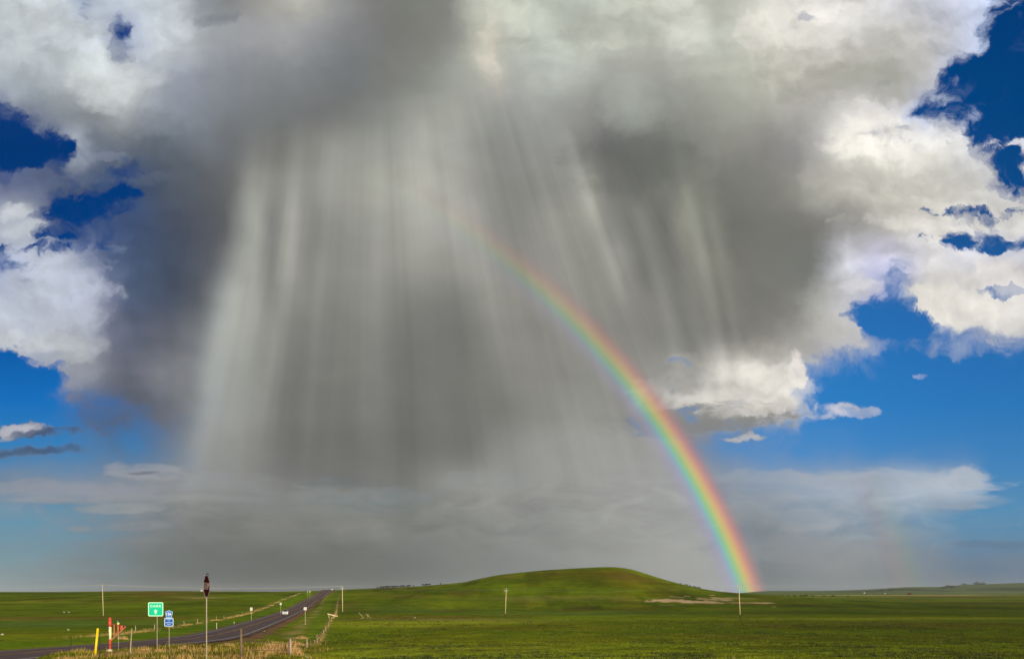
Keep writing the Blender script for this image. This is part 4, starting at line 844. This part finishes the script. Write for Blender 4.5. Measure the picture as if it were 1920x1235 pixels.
# ---- oncoming white car
def build_car(px, d):
    x, y = at(px, d); s, cz = road_q(np.array([x]), np.array([y])); zr = float(cz[0])-.05
    i = int(np.argmin(abs(RP[:,1]-y))); tx, ty = RT[i]; rz = math.atan2(ty, tx)+math.pi/2+R(7)   # nose (-Y local) towards camera
    t = empty('parked_car' if False else 'car', (x, y, zr), math.atan2(ty, tx)-math.pi/2+R(4)); tag(t, 'white sport utility vehicle driving towards the camera on the highway', 'car')
    WH = mat('white car paint', (.80,.80,.76), .28, 0, .03, 2, 0, .5); GL = mat('dark car glass', (.006,.007,.008), .35, 0, .05, 2, 0, .2); TY = mat('tyre rubber', (.015,.015,.015), .8, 0, .1, 9); CH = mat('chrome trim', (.65,.65,.63), .2, .8, .05, 9); HLm = mat('headlamp lens', (.85,.85,.80), .1, 0, .02, 9, 0, .6)
    bm = bmesh.new()
    # lofted cross sections along the length: (y, half width low, half width high, z low, z belt, roof half width, roof z)
    secs = [(-2.35,.74,.70,.42,.92,.62,.95),(-2.2,.90,.86,.34,1.02,.76,1.07),(-1.2,.95,.93,.32,1.12,.80,1.18),(-.85,.95,.93,.32,1.14,.72,1.30),(-.25,.95,.93,.32,1.16,.66,1.74),(.6,.95,.94,.32,1.17,.68,1.80),(1.7,.95,.93,.32,1.17,.67,1.77),(2.1,.93,.91,.36,1.15,.64,1.55),(2.3,.88,.86,.45,1.05,.62,1.12)]
    rings = []
    for (yy, wl, wh, zl, zb, wr, zr_) in secs:
        pts = [(-wl,zl),(-wl*1.0,(zl+zb)/2),(-wh,zb),(-wr,zr_),(-wr*.5,zr_+.02),(wr*.5,zr_+.02),(wr,zr_),(wh,zb),(wl,(zl+zb)/2),(wl,zl)]
        rings.append([bm.verts.new((px_, yy, pz)) for px_, pz in pts])
    for a, b in zip(rings[:-1], rings[1:]):
        for k in range(10): j = (k+1) % 10; bm.faces.new((a[k], a[j], b[j], b[k]))
    bm.faces.new(rings[0]); bm.faces.new(rings[-1][::-1])
    q = MB(); q.b.free(); q.b = bm; body = q.build('body', WH, t, True)
    # glass: windscreen and side windows standing 3 mm proud
    def quad(name, P_, parent):
        b = bmesh.new(); n = (Vector(P_[1])-Vector(P_[0])).cross(Vector(P_[2])-Vector(P_[0])).normalized()*.02
        A = [b.verts.new(Vector(p)+n) for p in P_]; B = [b.verts.new(Vector(p)-n) for p in P_]
        b.faces.new(A); b.faces.new(B[::-1])
        for k in range(4): j = (k+1) % 4; b.faces.new((A[k], B[k], B[j], A[j]))
        q = MB(); q.b.free(); q.b = b; return q.build(name, GL, parent)
    quad('windscreen', [(-.72,-.92,1.32),(.72,-.92,1.32),(.62,-.32,1.78),(-.62,-.32,1.78)], t)
    for s in (-1, 1):
        quad('side_window', [(s*.935,-.55,1.22),(s*.935,1.9,1.22),(s*.75,1.7,1.66),(s*.745,-.12,1.66)], t)
        for yy in (-1.45, 1.4):
            w = MB().tube((s*.78,yy,.36),(s*.97,yy,.36),.37,.37,20).build('wheel', TY, t, True); MB().tube((s*.965,yy,.36),(s*.985,yy,.36),.22,.20,14).build('rim', CH, w)
        MB().box((s*.68,-2.26,.84),(.34,.22,.20),None,.04).build('headlight', HLm, t)
        MB().box((s*1.03,-.72,1.24),(.22,.12,.18),None,.03).build('mirror', WH, t)
        MB().tube((s*.60,-.1,1.85),(s*.60,1.7,1.85),.02,.02,6).build('roof_rail', BLK, t)
    MB().box((0,-2.34,.82),(1.0,.08,.26),None,.02).build('grille', BLK, t); MB().box((0,-2.38,.82),(.80,.03,.04)).build('grille_bar', CH, t)
    MB().box((0,-2.36,.50),(1.5,.12,.16),None,.03).build('bumper', mat('dark bumper', (.05,.05,.05), .6, 0, .1, 9), t); MB().box((0,-2.43,.60),(.34,.02,.15)).build('number_plate', SIGNW, t)
    return t
build_car(534.6, 292)

# ---- cattle on the skyline
def cow_mesh():
    V = [(0,.55,1.05),(0,.15,1.02),(0,-.35,1.04),(0,-.68,1.10),(0,-.95,.85),(0,-1.18,.50),(0,-1.34,.28),
         (.17,.62,.55),(.17,.66,.05),(-.17,.62,.55),(-.17,.58,.05),(.16,-.50,.55),(.16,-.52,.05),(-.16,-.50,.55),(-.16,-.44,.05),(0,.80,1.12),(0,.86,.70),(.13,-1.16,.62),(-.13,-1.16,.62)]
    E_ = [(0,1),(1,2),(2,3),(3,4),(4,5),(5,6),(0,7),(7,8),(0,9),(9,10),(2,11),(11,12),(2,13),(13,14),(0,15),(15,16),(5,17),(5,18)]
    rad = [.33,.38,.37,.28,.17,.14,.08,.13,.06,.13,.06,.12,.055,.12,.055,.05,.03,.03,.03]
    me = bpy.data.meshes.new('cow'); me.from_pydata(V, E_, []); o = bpy.data.objects.new('tmp', me); COL.objects.link(o)
    m = o.modifiers.new('skin', 'SKIN'); sv = me.skin_vertices[0].data
    for k, r in enumerate(rad): sv[k].radius = (r, r)
    sv[1].use_root = True
    s = o.modifiers.new('sub', 'SUBSURF'); s.levels = 1
    dg = bpy.context.evaluated_depsgraph_get(); dg.update(); r = bpy.data.meshes.new_from_object(o.evaluated_get(dg)); bpy.data.objects.remove(o)
    r.materials.clear(); r.materials.append(mat('black hide', (.012,.010,.009), .9, 0, .2, 3)); r.name = 'cow'; return r
CM = cow_mesh()
ORD = 'first second third fourth fifth sixth seventh eighth ninth tenth eleventh twelfth thirteenth fourteenth fifteenth sixteenth seventeenth eighteenth nineteenth twentieth'.split()
ORD += ['twenty-'+w for w in 'first second third fourth fifth sixth seventh eighth ninth'.split()]+['thirtieth']
cows = [707.8,713,715.8,718.2,720.8,723.2,725.4,727.6,731,735,737.2,739.6,743.8,745.8,750.4,753,756,758.5,762.5,764.6,766.6,768.2,775.5,792.7,797,798.8,801.8,805.5,826.3]
for i, px in enumerate(cows):
    Dc = float(np.interp(px, DCR[:,0], DCR[:,1])); best = None
    for dd in np.linspace(560, 760, 60):
        xx, yy = at(px, dd); e = gz(xx, yy)/dd
        if best is None or e > best[0]: best = (e, dd)
    d = best[1]-3+random.uniform(-2, 1.5); x, y = at(px, d); o = bpy.data.objects.new('cow', CM); COL.objects.link(o)
    o.location = (x, y, gz(x, y)-.05); side = random.choice((-1, 1)); o.rotation_euler = (0, 0, R(side*90+random.uniform(-75, 75))); sc = random.uniform(.85, 1.1)*(.85 if px in (707.8, 775.5, 826.3) else 1.0); o.scale = (sc*.9, sc*.9, sc*1.1)
    tag(o, f'black cow on the ridge skyline between the road and the hill, {ORD[i]} from the left', 'cow', 'cattle grazing along the ridge')
for px, py, lab in [(1884,1117.3,'lone black cow on the plain near the right edge of the picture'),(1640,1114.4,'lone black cow on the far plain by the pale track, left of the lone tree')]:
    d = ydist(px, py) or 1500; x, y = at(px, d); o = bpy.data.objects.new('cow', CM); COL.objects.link(o); o.location = (x, y, gz(x, y)); o.rotation_euler = (0, 0, R(80)); o.scale = (1.5, 1.5, 1.5); tag(o, lab, 'cow', 'cattle out on the plain')

# ---- leaf-built plants
def leaf_cloud(name, centres, n, size, m, parent, squash=1.0, cols=((.05,.07,.02),(.12,.13,.03)), seed=0):
    r_ = np.random.default_rng(seed); c = np.array([q[:3] for q in centres]); rr = np.array([q[3] for q in centres]); k = r_.choice(len(c), n, p=rr**2/np.sum(rr**2))
    u = r_.normal(size=(n, 3)); u /= np.linalg.norm(u, axis=1)[:, None]; p = c[k]+u*(rr[k]*(.55+.5*r_.random(n)))[:, None]*np.array([1, 1, squash])
    a = r_.normal(size=(n, 3)); a /= np.linalg.norm(a, axis=1)[:, None]; b = np.cross(a, r_.normal(size=(n, 3))); b /= np.linalg.norm(b, axis=1)[:, None]
    s = size*(.6+.8*r_.random(n))[:, None]; V = np.stack([p-a*s, p+b*s*.6, p+a*s, p-b*s*.6], 1).reshape(-1, 3); Fq = np.arange(4*n).reshape(n, 4)
    w = r_.random(n)[:, None]; cc = np.array(cols[0])*(1-w)+np.array(cols[1])*w
    return link(name, np_mesh(name, V, Fq, False, np.repeat(cc, 4, axis=0)), m, parent)
LEAF = attr_mat('foliage', .85, .25, 3)
d = 2350; px = 1705.5; x, y = at(px, d); zg = gz(x, y); t = empty('tree', (x, y, zg)); tag(t, 'lone rust-brown round tree far out on the right-hand plain', 'tree')
MB().tube((0,0,-1),(0,0,4),.5,.3,8).tube((0,0,3),(2,0,6),.25,.12,6).tube((0,0,3),(-2,0,6),.25,.12,6).build('trunk', DARKW, t)
leaf_cloud('crown', [(0,0,5,3.2),(-3,0,4,2.6),(3.2,0,4,2.5),(0,0,7,2.2),(-5,0,3,1.6),(4.8,0,3,1.5)], 900, .6, LEAF, t, .8, ((.10,.04,.02),(.22,.10,.045)), 4)
# ---- low bushes
def bush(px, d, r, label, cols, n=160, grp=None, zoff=.0):
    x, y = at(px, d); zg = gz(x, y); t = empty('bush', (x, y, zg)); tag(t, label, 'bush', grp)
    MB().tube((0,0,-.2),(0,0,r*.6),r*.08,r*.04,5).build('stem', DARKW, t)
    leaf_cloud('foliage', [(0,0,r*.45,r*.6),(r*.7,0,r*.35,r*.45),(-r*.7,0,r*.35,r*.42)], n, r*.16, LEAF, t, .75, cols, int(px))
dk = ((.018,.028,.010),(.05,.06,.02))
for i, (px, r) in enumerate([(1276,1.0),(1284,.9),(1288,1.2),(1294,1.0),(1301,1.3),(1305,.9),(1310,1.4),(1313,.8)]):
    best = max(((gz(*at(px, dd))/dd, dd) for dd in np.linspace(600, 760, 50))); bush(px, best[1]-4, r, f'low dark bush on the right skyline of the hill, {ORD[i]} from the left', dk, 120, 'bushes on the hill slope')
for i, (px, r) in enumerate([(1466,4),(1478,3),(1489,3.5),(1503,4),(1511,5),(1523,3.5),(1545,3),(1562,4),(1590,3)]):
    bush(px, 1800, r, f'small dark shrub on the plain right of the rainbow, {ORD[i]} from the left', dk, 110, 'shrubs along the far field edge')
for i, (px, d, r) in enumerate([(1655,5200,14),(1668,5200,18),(1768,5600,16),(1778,5600,26),(1786,5600,20),(1808,6300,18),(1832,6300,26),(1842,6300,20)]):
    bush(px, d, r, f'blurred dark thicket on the distant hills at right, {ORD[i]} from the left', ((.03,.05,.03),(.06,.08,.04)), 90, 'thickets on the distant hills')
# ---- far farm buildings
def barn(px, d, w, h, label, m):
    x, y = at(px, d); zg = gz(x, y); t = empty('farmhouse', (x, y, zg)); tag(t, label, 'farm building')
    MB().box((0,0,h/2-.5),(w,w*.6,h+1)).build('wall', m, t); MB().poly([(-w*.55,h),(w*.55,h),(0,h*1.55)], -w*.34, w*.34).build('roof', mat('pale roof', (.6,.62,.6), .6, 0, .1, .3), t)
    MB().box((-w*.2,-w*.3-.02,h*.45),(w*.14,.05,h*.4)).box((w*.2,-w*.3-.02,h*.45),(w*.14,.05,h*.4)).build('window', BLK, t)
FW = mat('white siding', (.55,.57,.55), .7, 0, .05, .3)
barn(1620.5, 4300, 7, 2.6, 'tiny white farm building on the horizon right of the rainbow', FW)
barn(1659.5, 3700, 4.5, 2.4, 'tiny pale farm building left of the lone brown tree', FW)
barn(378.2, 760, 1.7, 1.0, 'tiny white shed on the skyline left of the stop sign', FW)
# ---- pale stones in the fields
def stone(px, py, r, label):
    d = ydist(px, py)
    if not d: return
    x, y = at(px, d); bm = bmesh.new(); bmesh.ops.create_icosphere(bm, subdivisions=2, radius=1); sd_ = random.random()*50
    for v in bm.verts: v.co = Vector((v.co.x*r*.75, v.co.y*r*.6, v.co.z*r*.45))*(1+.5*(float(vnoise(v.co.x*1.7+sd_, v.co.y*1.7+v.co.z*2))-.5))
    q = MB(); q.b.free(); q.b = bm; o = q.build('stone', mat('pale stone', (.40,.36,.25), .9, 0, .15, 3)); o.location = (x, y, gz(x, y)+r*.15); tag(o, label, 'stone')
stone(777.6, 1158, .42, 'single pale stone beside the brown strip in the middle of the field')
stone(128, 1180.5, .28, 'pale stone in the left field beyond the road, nearer one')
stone(575.5, 1232, .13, 'pale stone at the bottom of the picture right of the straw clump')
stone(120, 1147.6, .5, 'flat pale rock in the left field below the bare pole, left one'); stone(129, 1147.6, .55, 'flat pale rock in the left field below the bare pole, right one')
stone(4, 1190, .3, 'pale stone in the left field at the left picture edge')
stone(590, 1201, .16, 'small pale stone left of the paired fence posts'); stone(495.5, 1182.6, .16, 'small pale stone on the gravel edge of the road')

# ---- grass and straw
GRM = attr_mat('grass blades', .9, .12, 6)
def blades(name, P_, hgt, wid, col, bend=.35, seed=1):
    r_ = np.random.default_rng(seed); n = len(P_); a = r_.random(n)*2*math.pi; u = np.stack([np.cos(a), np.sin(a), 0*a], 1)
    a2 = r_.random(n)*2*math.pi; lean = np.stack([np.cos(a2), np.sin(a2), 0*a2], 1)*(hgt*bend*r_.random(n))[:, None]
    base = P_-np.array([0, 0, .03]); V = np.stack([base-u*wid[:, None]/2, base+u*wid[:, None]/2, base+lean*.35+u*wid[:, None]*.35+np.stack([0*hgt, 0*hgt, hgt*.6], 1), base+lean+np.stack([0*hgt, 0*hgt, hgt], 1), base+lean*.35-u*wid[:, None]*.35+np.stack([0*hgt, 0*hgt, hgt*.6], 1)], 1).reshape(-1, 3)
    me = np_mesh(name, V, np.concatenate([np.arange(5*n).reshape(n, 5)]), False, np.repeat(col, 5, axis=0)); return me
def scatter(n, px0, px1, d0, d1, seed, power=1.0):
    r_ = np.random.default_rng(seed); d = d0*(d1/d0)**(r_.random(n)**power); px = px0+(px1-px0)*r_.random(n); x = (px-960)/F*d; return x, d, px, r_
def build_grass():
    # tall roadside grass on the bank
    x, y, px, r_ = scatter(190000, -40, 640, 27, 110, 11, 1.0); s, cz = road_q(x, y)
    keep = (r_.random(len(x)) < 1-ss(px, 520, 640)*.9) & (s > 5.6+1.2*vnoise(x*.8, y*.4)) & (s < 18.5+6*(y < 60)) & ~((x < -23.5) & (y < 56+2*vnoise(x, y))); 
    gx, gy = at(243, 41); e = ((x-gx)/1.7)**2+((y-gy-2.2)/6.0)**2; keep &= (e > 1) | (r_.random(len(x)) < .05)
    dens = ss(fbm(x/1.6, y/2.4, 3), .30, .55); keep &= r_.random(len(x)) < .25+.75*dens
    x, y, px, s = x[keep], y[keep], px[keep], s[keep]; n = len(x); z = ground(x, y)
    pch = fbm(x/1.5+40, y/7.0+3, 3); straw = ss(pch, .52, .66)*.62+.03; straw = np.where(s < 9, straw*.7+.05, straw); dkp = ss(fbm(x/1.3+90, y/6.0+30, 3), .50, .62)
    w = (r_.random(n) < straw).astype(float); gcol = (1-.62*dkp)[:, None]*mixc(np.broadcast_to(np.array((.045,.080,.005)), (n, 3)), np.array((.27,.22,.014)), r_.random(n)*(.35+.65*ss(fbm(x/3+11, y/4, 3), .4, .6))); scol = mixc(np.broadcast_to(np.array((.26,.16,.045)), (n, 3)), np.array((.56,.37,.14)), r_.random(n))
    col = mixc(gcol, scol, w); h = (.04+.24*r_.random(n)**2.4*(.2+dens[keep]))*np.interp(s, [6, 13], [.35, 1])*np.interp(px, [90, 360], [.7, 1.0])*np.where(w > 0, 1.15, 1.0)*np.interp(s, [5.5, 8], [.5, 1]); wd = (.010+.012*r_.random(n))*np.interp(y, [28, 60, 110], [1, 1.5, 2.6])
    h *= np.where(r_.random(n) < .01, 1.8, 1.0)
    tag(link('roadside_grass', blades('roadside_grass', np.stack([x, y, z], 1), h, wd, col, .5, 5), GRM), kind='stuff')
    # short pasture grass in the field
    x, y, px, r_ = scatter(230000, 560, 1990, 34, 330, 21, 1.25); s, cz = road_q(x, y)
    cl = fbm(x/2.6, y/2.6, 3); keep = ((s > 19) | (y > 110)) & (s > 8) & (r_.random(len(x)) < ss(cl, .32, .62)*.9+.1)
    x, y, px, cl = x[keep], y[keep], px[keep], cl[keep]; n = len(x); z = ground(x, y); q = r_.random(n); dk_ = ss(fbm(x/6+70, y/6, 3), .52, .66)
    col = mixc(np.broadcast_to(np.array((.14,.195,.008)), (n, 3)), np.array((.27,.28,.016)), q); col = mixc(col, np.array((.035,.055,.008)), dk_*.75); pale = (r_.random(n) < .035)[:, None]
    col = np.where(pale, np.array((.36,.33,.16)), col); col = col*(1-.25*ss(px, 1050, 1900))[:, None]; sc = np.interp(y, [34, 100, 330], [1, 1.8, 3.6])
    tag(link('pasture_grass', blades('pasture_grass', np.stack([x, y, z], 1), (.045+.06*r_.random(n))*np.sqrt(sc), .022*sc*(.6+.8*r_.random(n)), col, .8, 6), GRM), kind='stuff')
    # dark sage clumps
    x, y, px, r_ = scatter(9000, 640, 1990, 34, 240, 31, 1.1); k = r_.random(len(x)) < ss(fbm(x/9+3, y/14, 3), .50, .62)*.8+.03; x, y = x[k], y[k]; m_ = 14
    X = np.repeat(x, m_)+r_.normal(size=len(x)*m_)*.13; Y = np.repeat(y, m_)+r_.normal(size=len(x)*m_)*.13; Z = ground(X, Y); n = len(X); sc = np.interp(Y, [34, 240], [1, 2.6])
    col = mixc(np.broadcast_to(np.array((.018,.030,.008)), (n, 3)), np.array((.07,.085,.03)), r_.random(n)); 
    tag(link('sage_clumps', blades('sage_clumps', np.stack([X, Y, Z], 1), (.06+.11*r_.random(n))*sc**.6, .030*sc, col, 1.0, 7), GRM), kind='stuff')
    # straw along the left fence and other tall tufts far along the road
    r_ = np.random.default_rng(41); n0 = 26000; y = 75*(620/75)**r_.random(n0); cx = np.interp(y, RP[:,1], RP[:,0]); x = cx-14.9+r_.normal(size=n0)*.75
    k = r_.random(n0) < (ss(fbm(x/3, y/11, 3), .46, .64)*.85+.03)*np.interp(y, [95, 150], [0, 1]); x, y = x[k], y[k]; n = len(x); sc = np.interp(y, [75, 300, 620], [1.6, 4, 7]); col = mixc(np.broadcast_to(np.array((.30,.20,.05)), (n, 3)), np.array((.58,.40,.16)), r_.random(n))
    x2 = fence_x(y)+r_.normal(size=n)*.30; k2 = (y > 100) & (y < 430) & (r_.random(n) < .30+.5*(fbm(x2/2, y/5, 3) > .5)); 
    XX = np.concatenate([x, x2[k2]]); YY = np.concatenate([y, y[k2]]); CC = np.concatenate([col, col[k2]]); SC = np.concatenate([sc, sc[k2]*.8]); n = len(XX)
    tag(link('dry_grass', blades('dry_grass', np.stack([XX, YY, ground(XX, YY)], 1), (.15+.40*r_.random(n)), .009*SC, CC, .5, 8), GRM), kind='stuff')
build_grass()
# separate tall straw clumps that stand out
def clump(px, d, w, h, n, label, c0=(.34,.20,.06), c1=(.72,.48,.22), seed=0, deep=.6, name='straw_clump', cat='dry grass clump'):
    x, y = at(px, d); zg = gz(x, y); r_ = np.random.default_rng(seed+100); u = r_.normal(size=n)*w*.42; v = r_.normal(size=n)*w*deep*.42; X = x+u; Y = y+v; Z = ground(X, Y)-zg
    hh = h*(.18+.9*r_.random(n)**1.7)*np.exp(-(u/w)**2*.8); col = mixc(np.broadcast_to(np.array(c0), (n, 3)), np.array(c1), r_.random(n))
    o = link(name, blades(name, np.stack([u, v, Z], 1), hh, np.full(n, .013)*d/40, col, .55, seed), GRM); o.location = (x, y, zg); tag(o, label, cat); return o
clump(524, 52.5, 1.35, .85, 2600, 'big pale straw clump on the bank left of the dark paired posts', seed=1, deep=.8)
clump(550, 56, .8, .85, 1100, 'tall straw clump behind and right of the dark paired posts', seed=2)
clump(500, 47, .5, .5, 420, 'low straw clump at the bottom edge beside the bigger clump', seed=3)
clump(553, 96, 1.3, .62, 500, 'straw tuft between the white post and the road gravel', seed=4)
clump(566, 128, 1.0, .60, 300, 'small straw tuft below the white square sign', seed=5)
clump(542, 70, .9, .35, 380, 'low ochre tuft in the green verge above the big straw clump', seed=6)
clump(470, 47, .5, .36, 220, 'straw tuft beside the dark fence post near the bottom of the picture', seed=7)
clump(428, 64, .8, .38, 400, 'straw tuft on the road bank right of the stop sign post', seed=8)
clump(345, 52, .5, .34, 200, 'straw tuft on the bank right of the county route marker', seed=9)
clump(268, 46, .5, .32, 200, 'straw tuft between the grey stake and the CARR sign post', seed=10)
clump(150, 41, .9, .36, 420, 'grass tuft with straw stems left of the yellow marker', (.30,.26,.03), (.6,.45,.15), seed=11)
clump(231, 100, .8, .5, 260, 'straw tuft across the road above the red bracket', seed=12)
clump(1375.5, 37.5, .10, .58, 42, 'tall dry weed stalk alone at the bottom of the right field', (.30,.24,.07), (.50,.42,.16), seed=13, name='dry_weed', cat='weed')

# ---- the air over the plain
def haze():
    bm = bmesh.new(); bmesh.ops.create_cube(bm, size=1.0); q = MB(); q.b.free(); q.b = bm
    zlo, zhi = -32.0, 125.0
    for v in bm.verts: v.co = Vector((v.co.x*31400, v.co.y*31400, zlo+(v.co.z+.5)*(zhi-zlo)))
    m = bpy.data.materials.new('air'); m.use_nodes = True; g = NG(m.node_tree); g.n.clear()
    pv = g.new('ShaderNodeVolumePrincipled'); pv.inputs['Color'].default_value = (.80,.86,.92,1); pv.inputs['Density'].default_value = 2.3e-5; pv.inputs['Anisotropy'].default_value = 0.0
    ou = g.new('ShaderNodeOutputMaterial'); g.l.new(pv.outputs[0], ou.inputs['Volume'])
    tag(q.build('haze', m), kind='stuff')
haze()
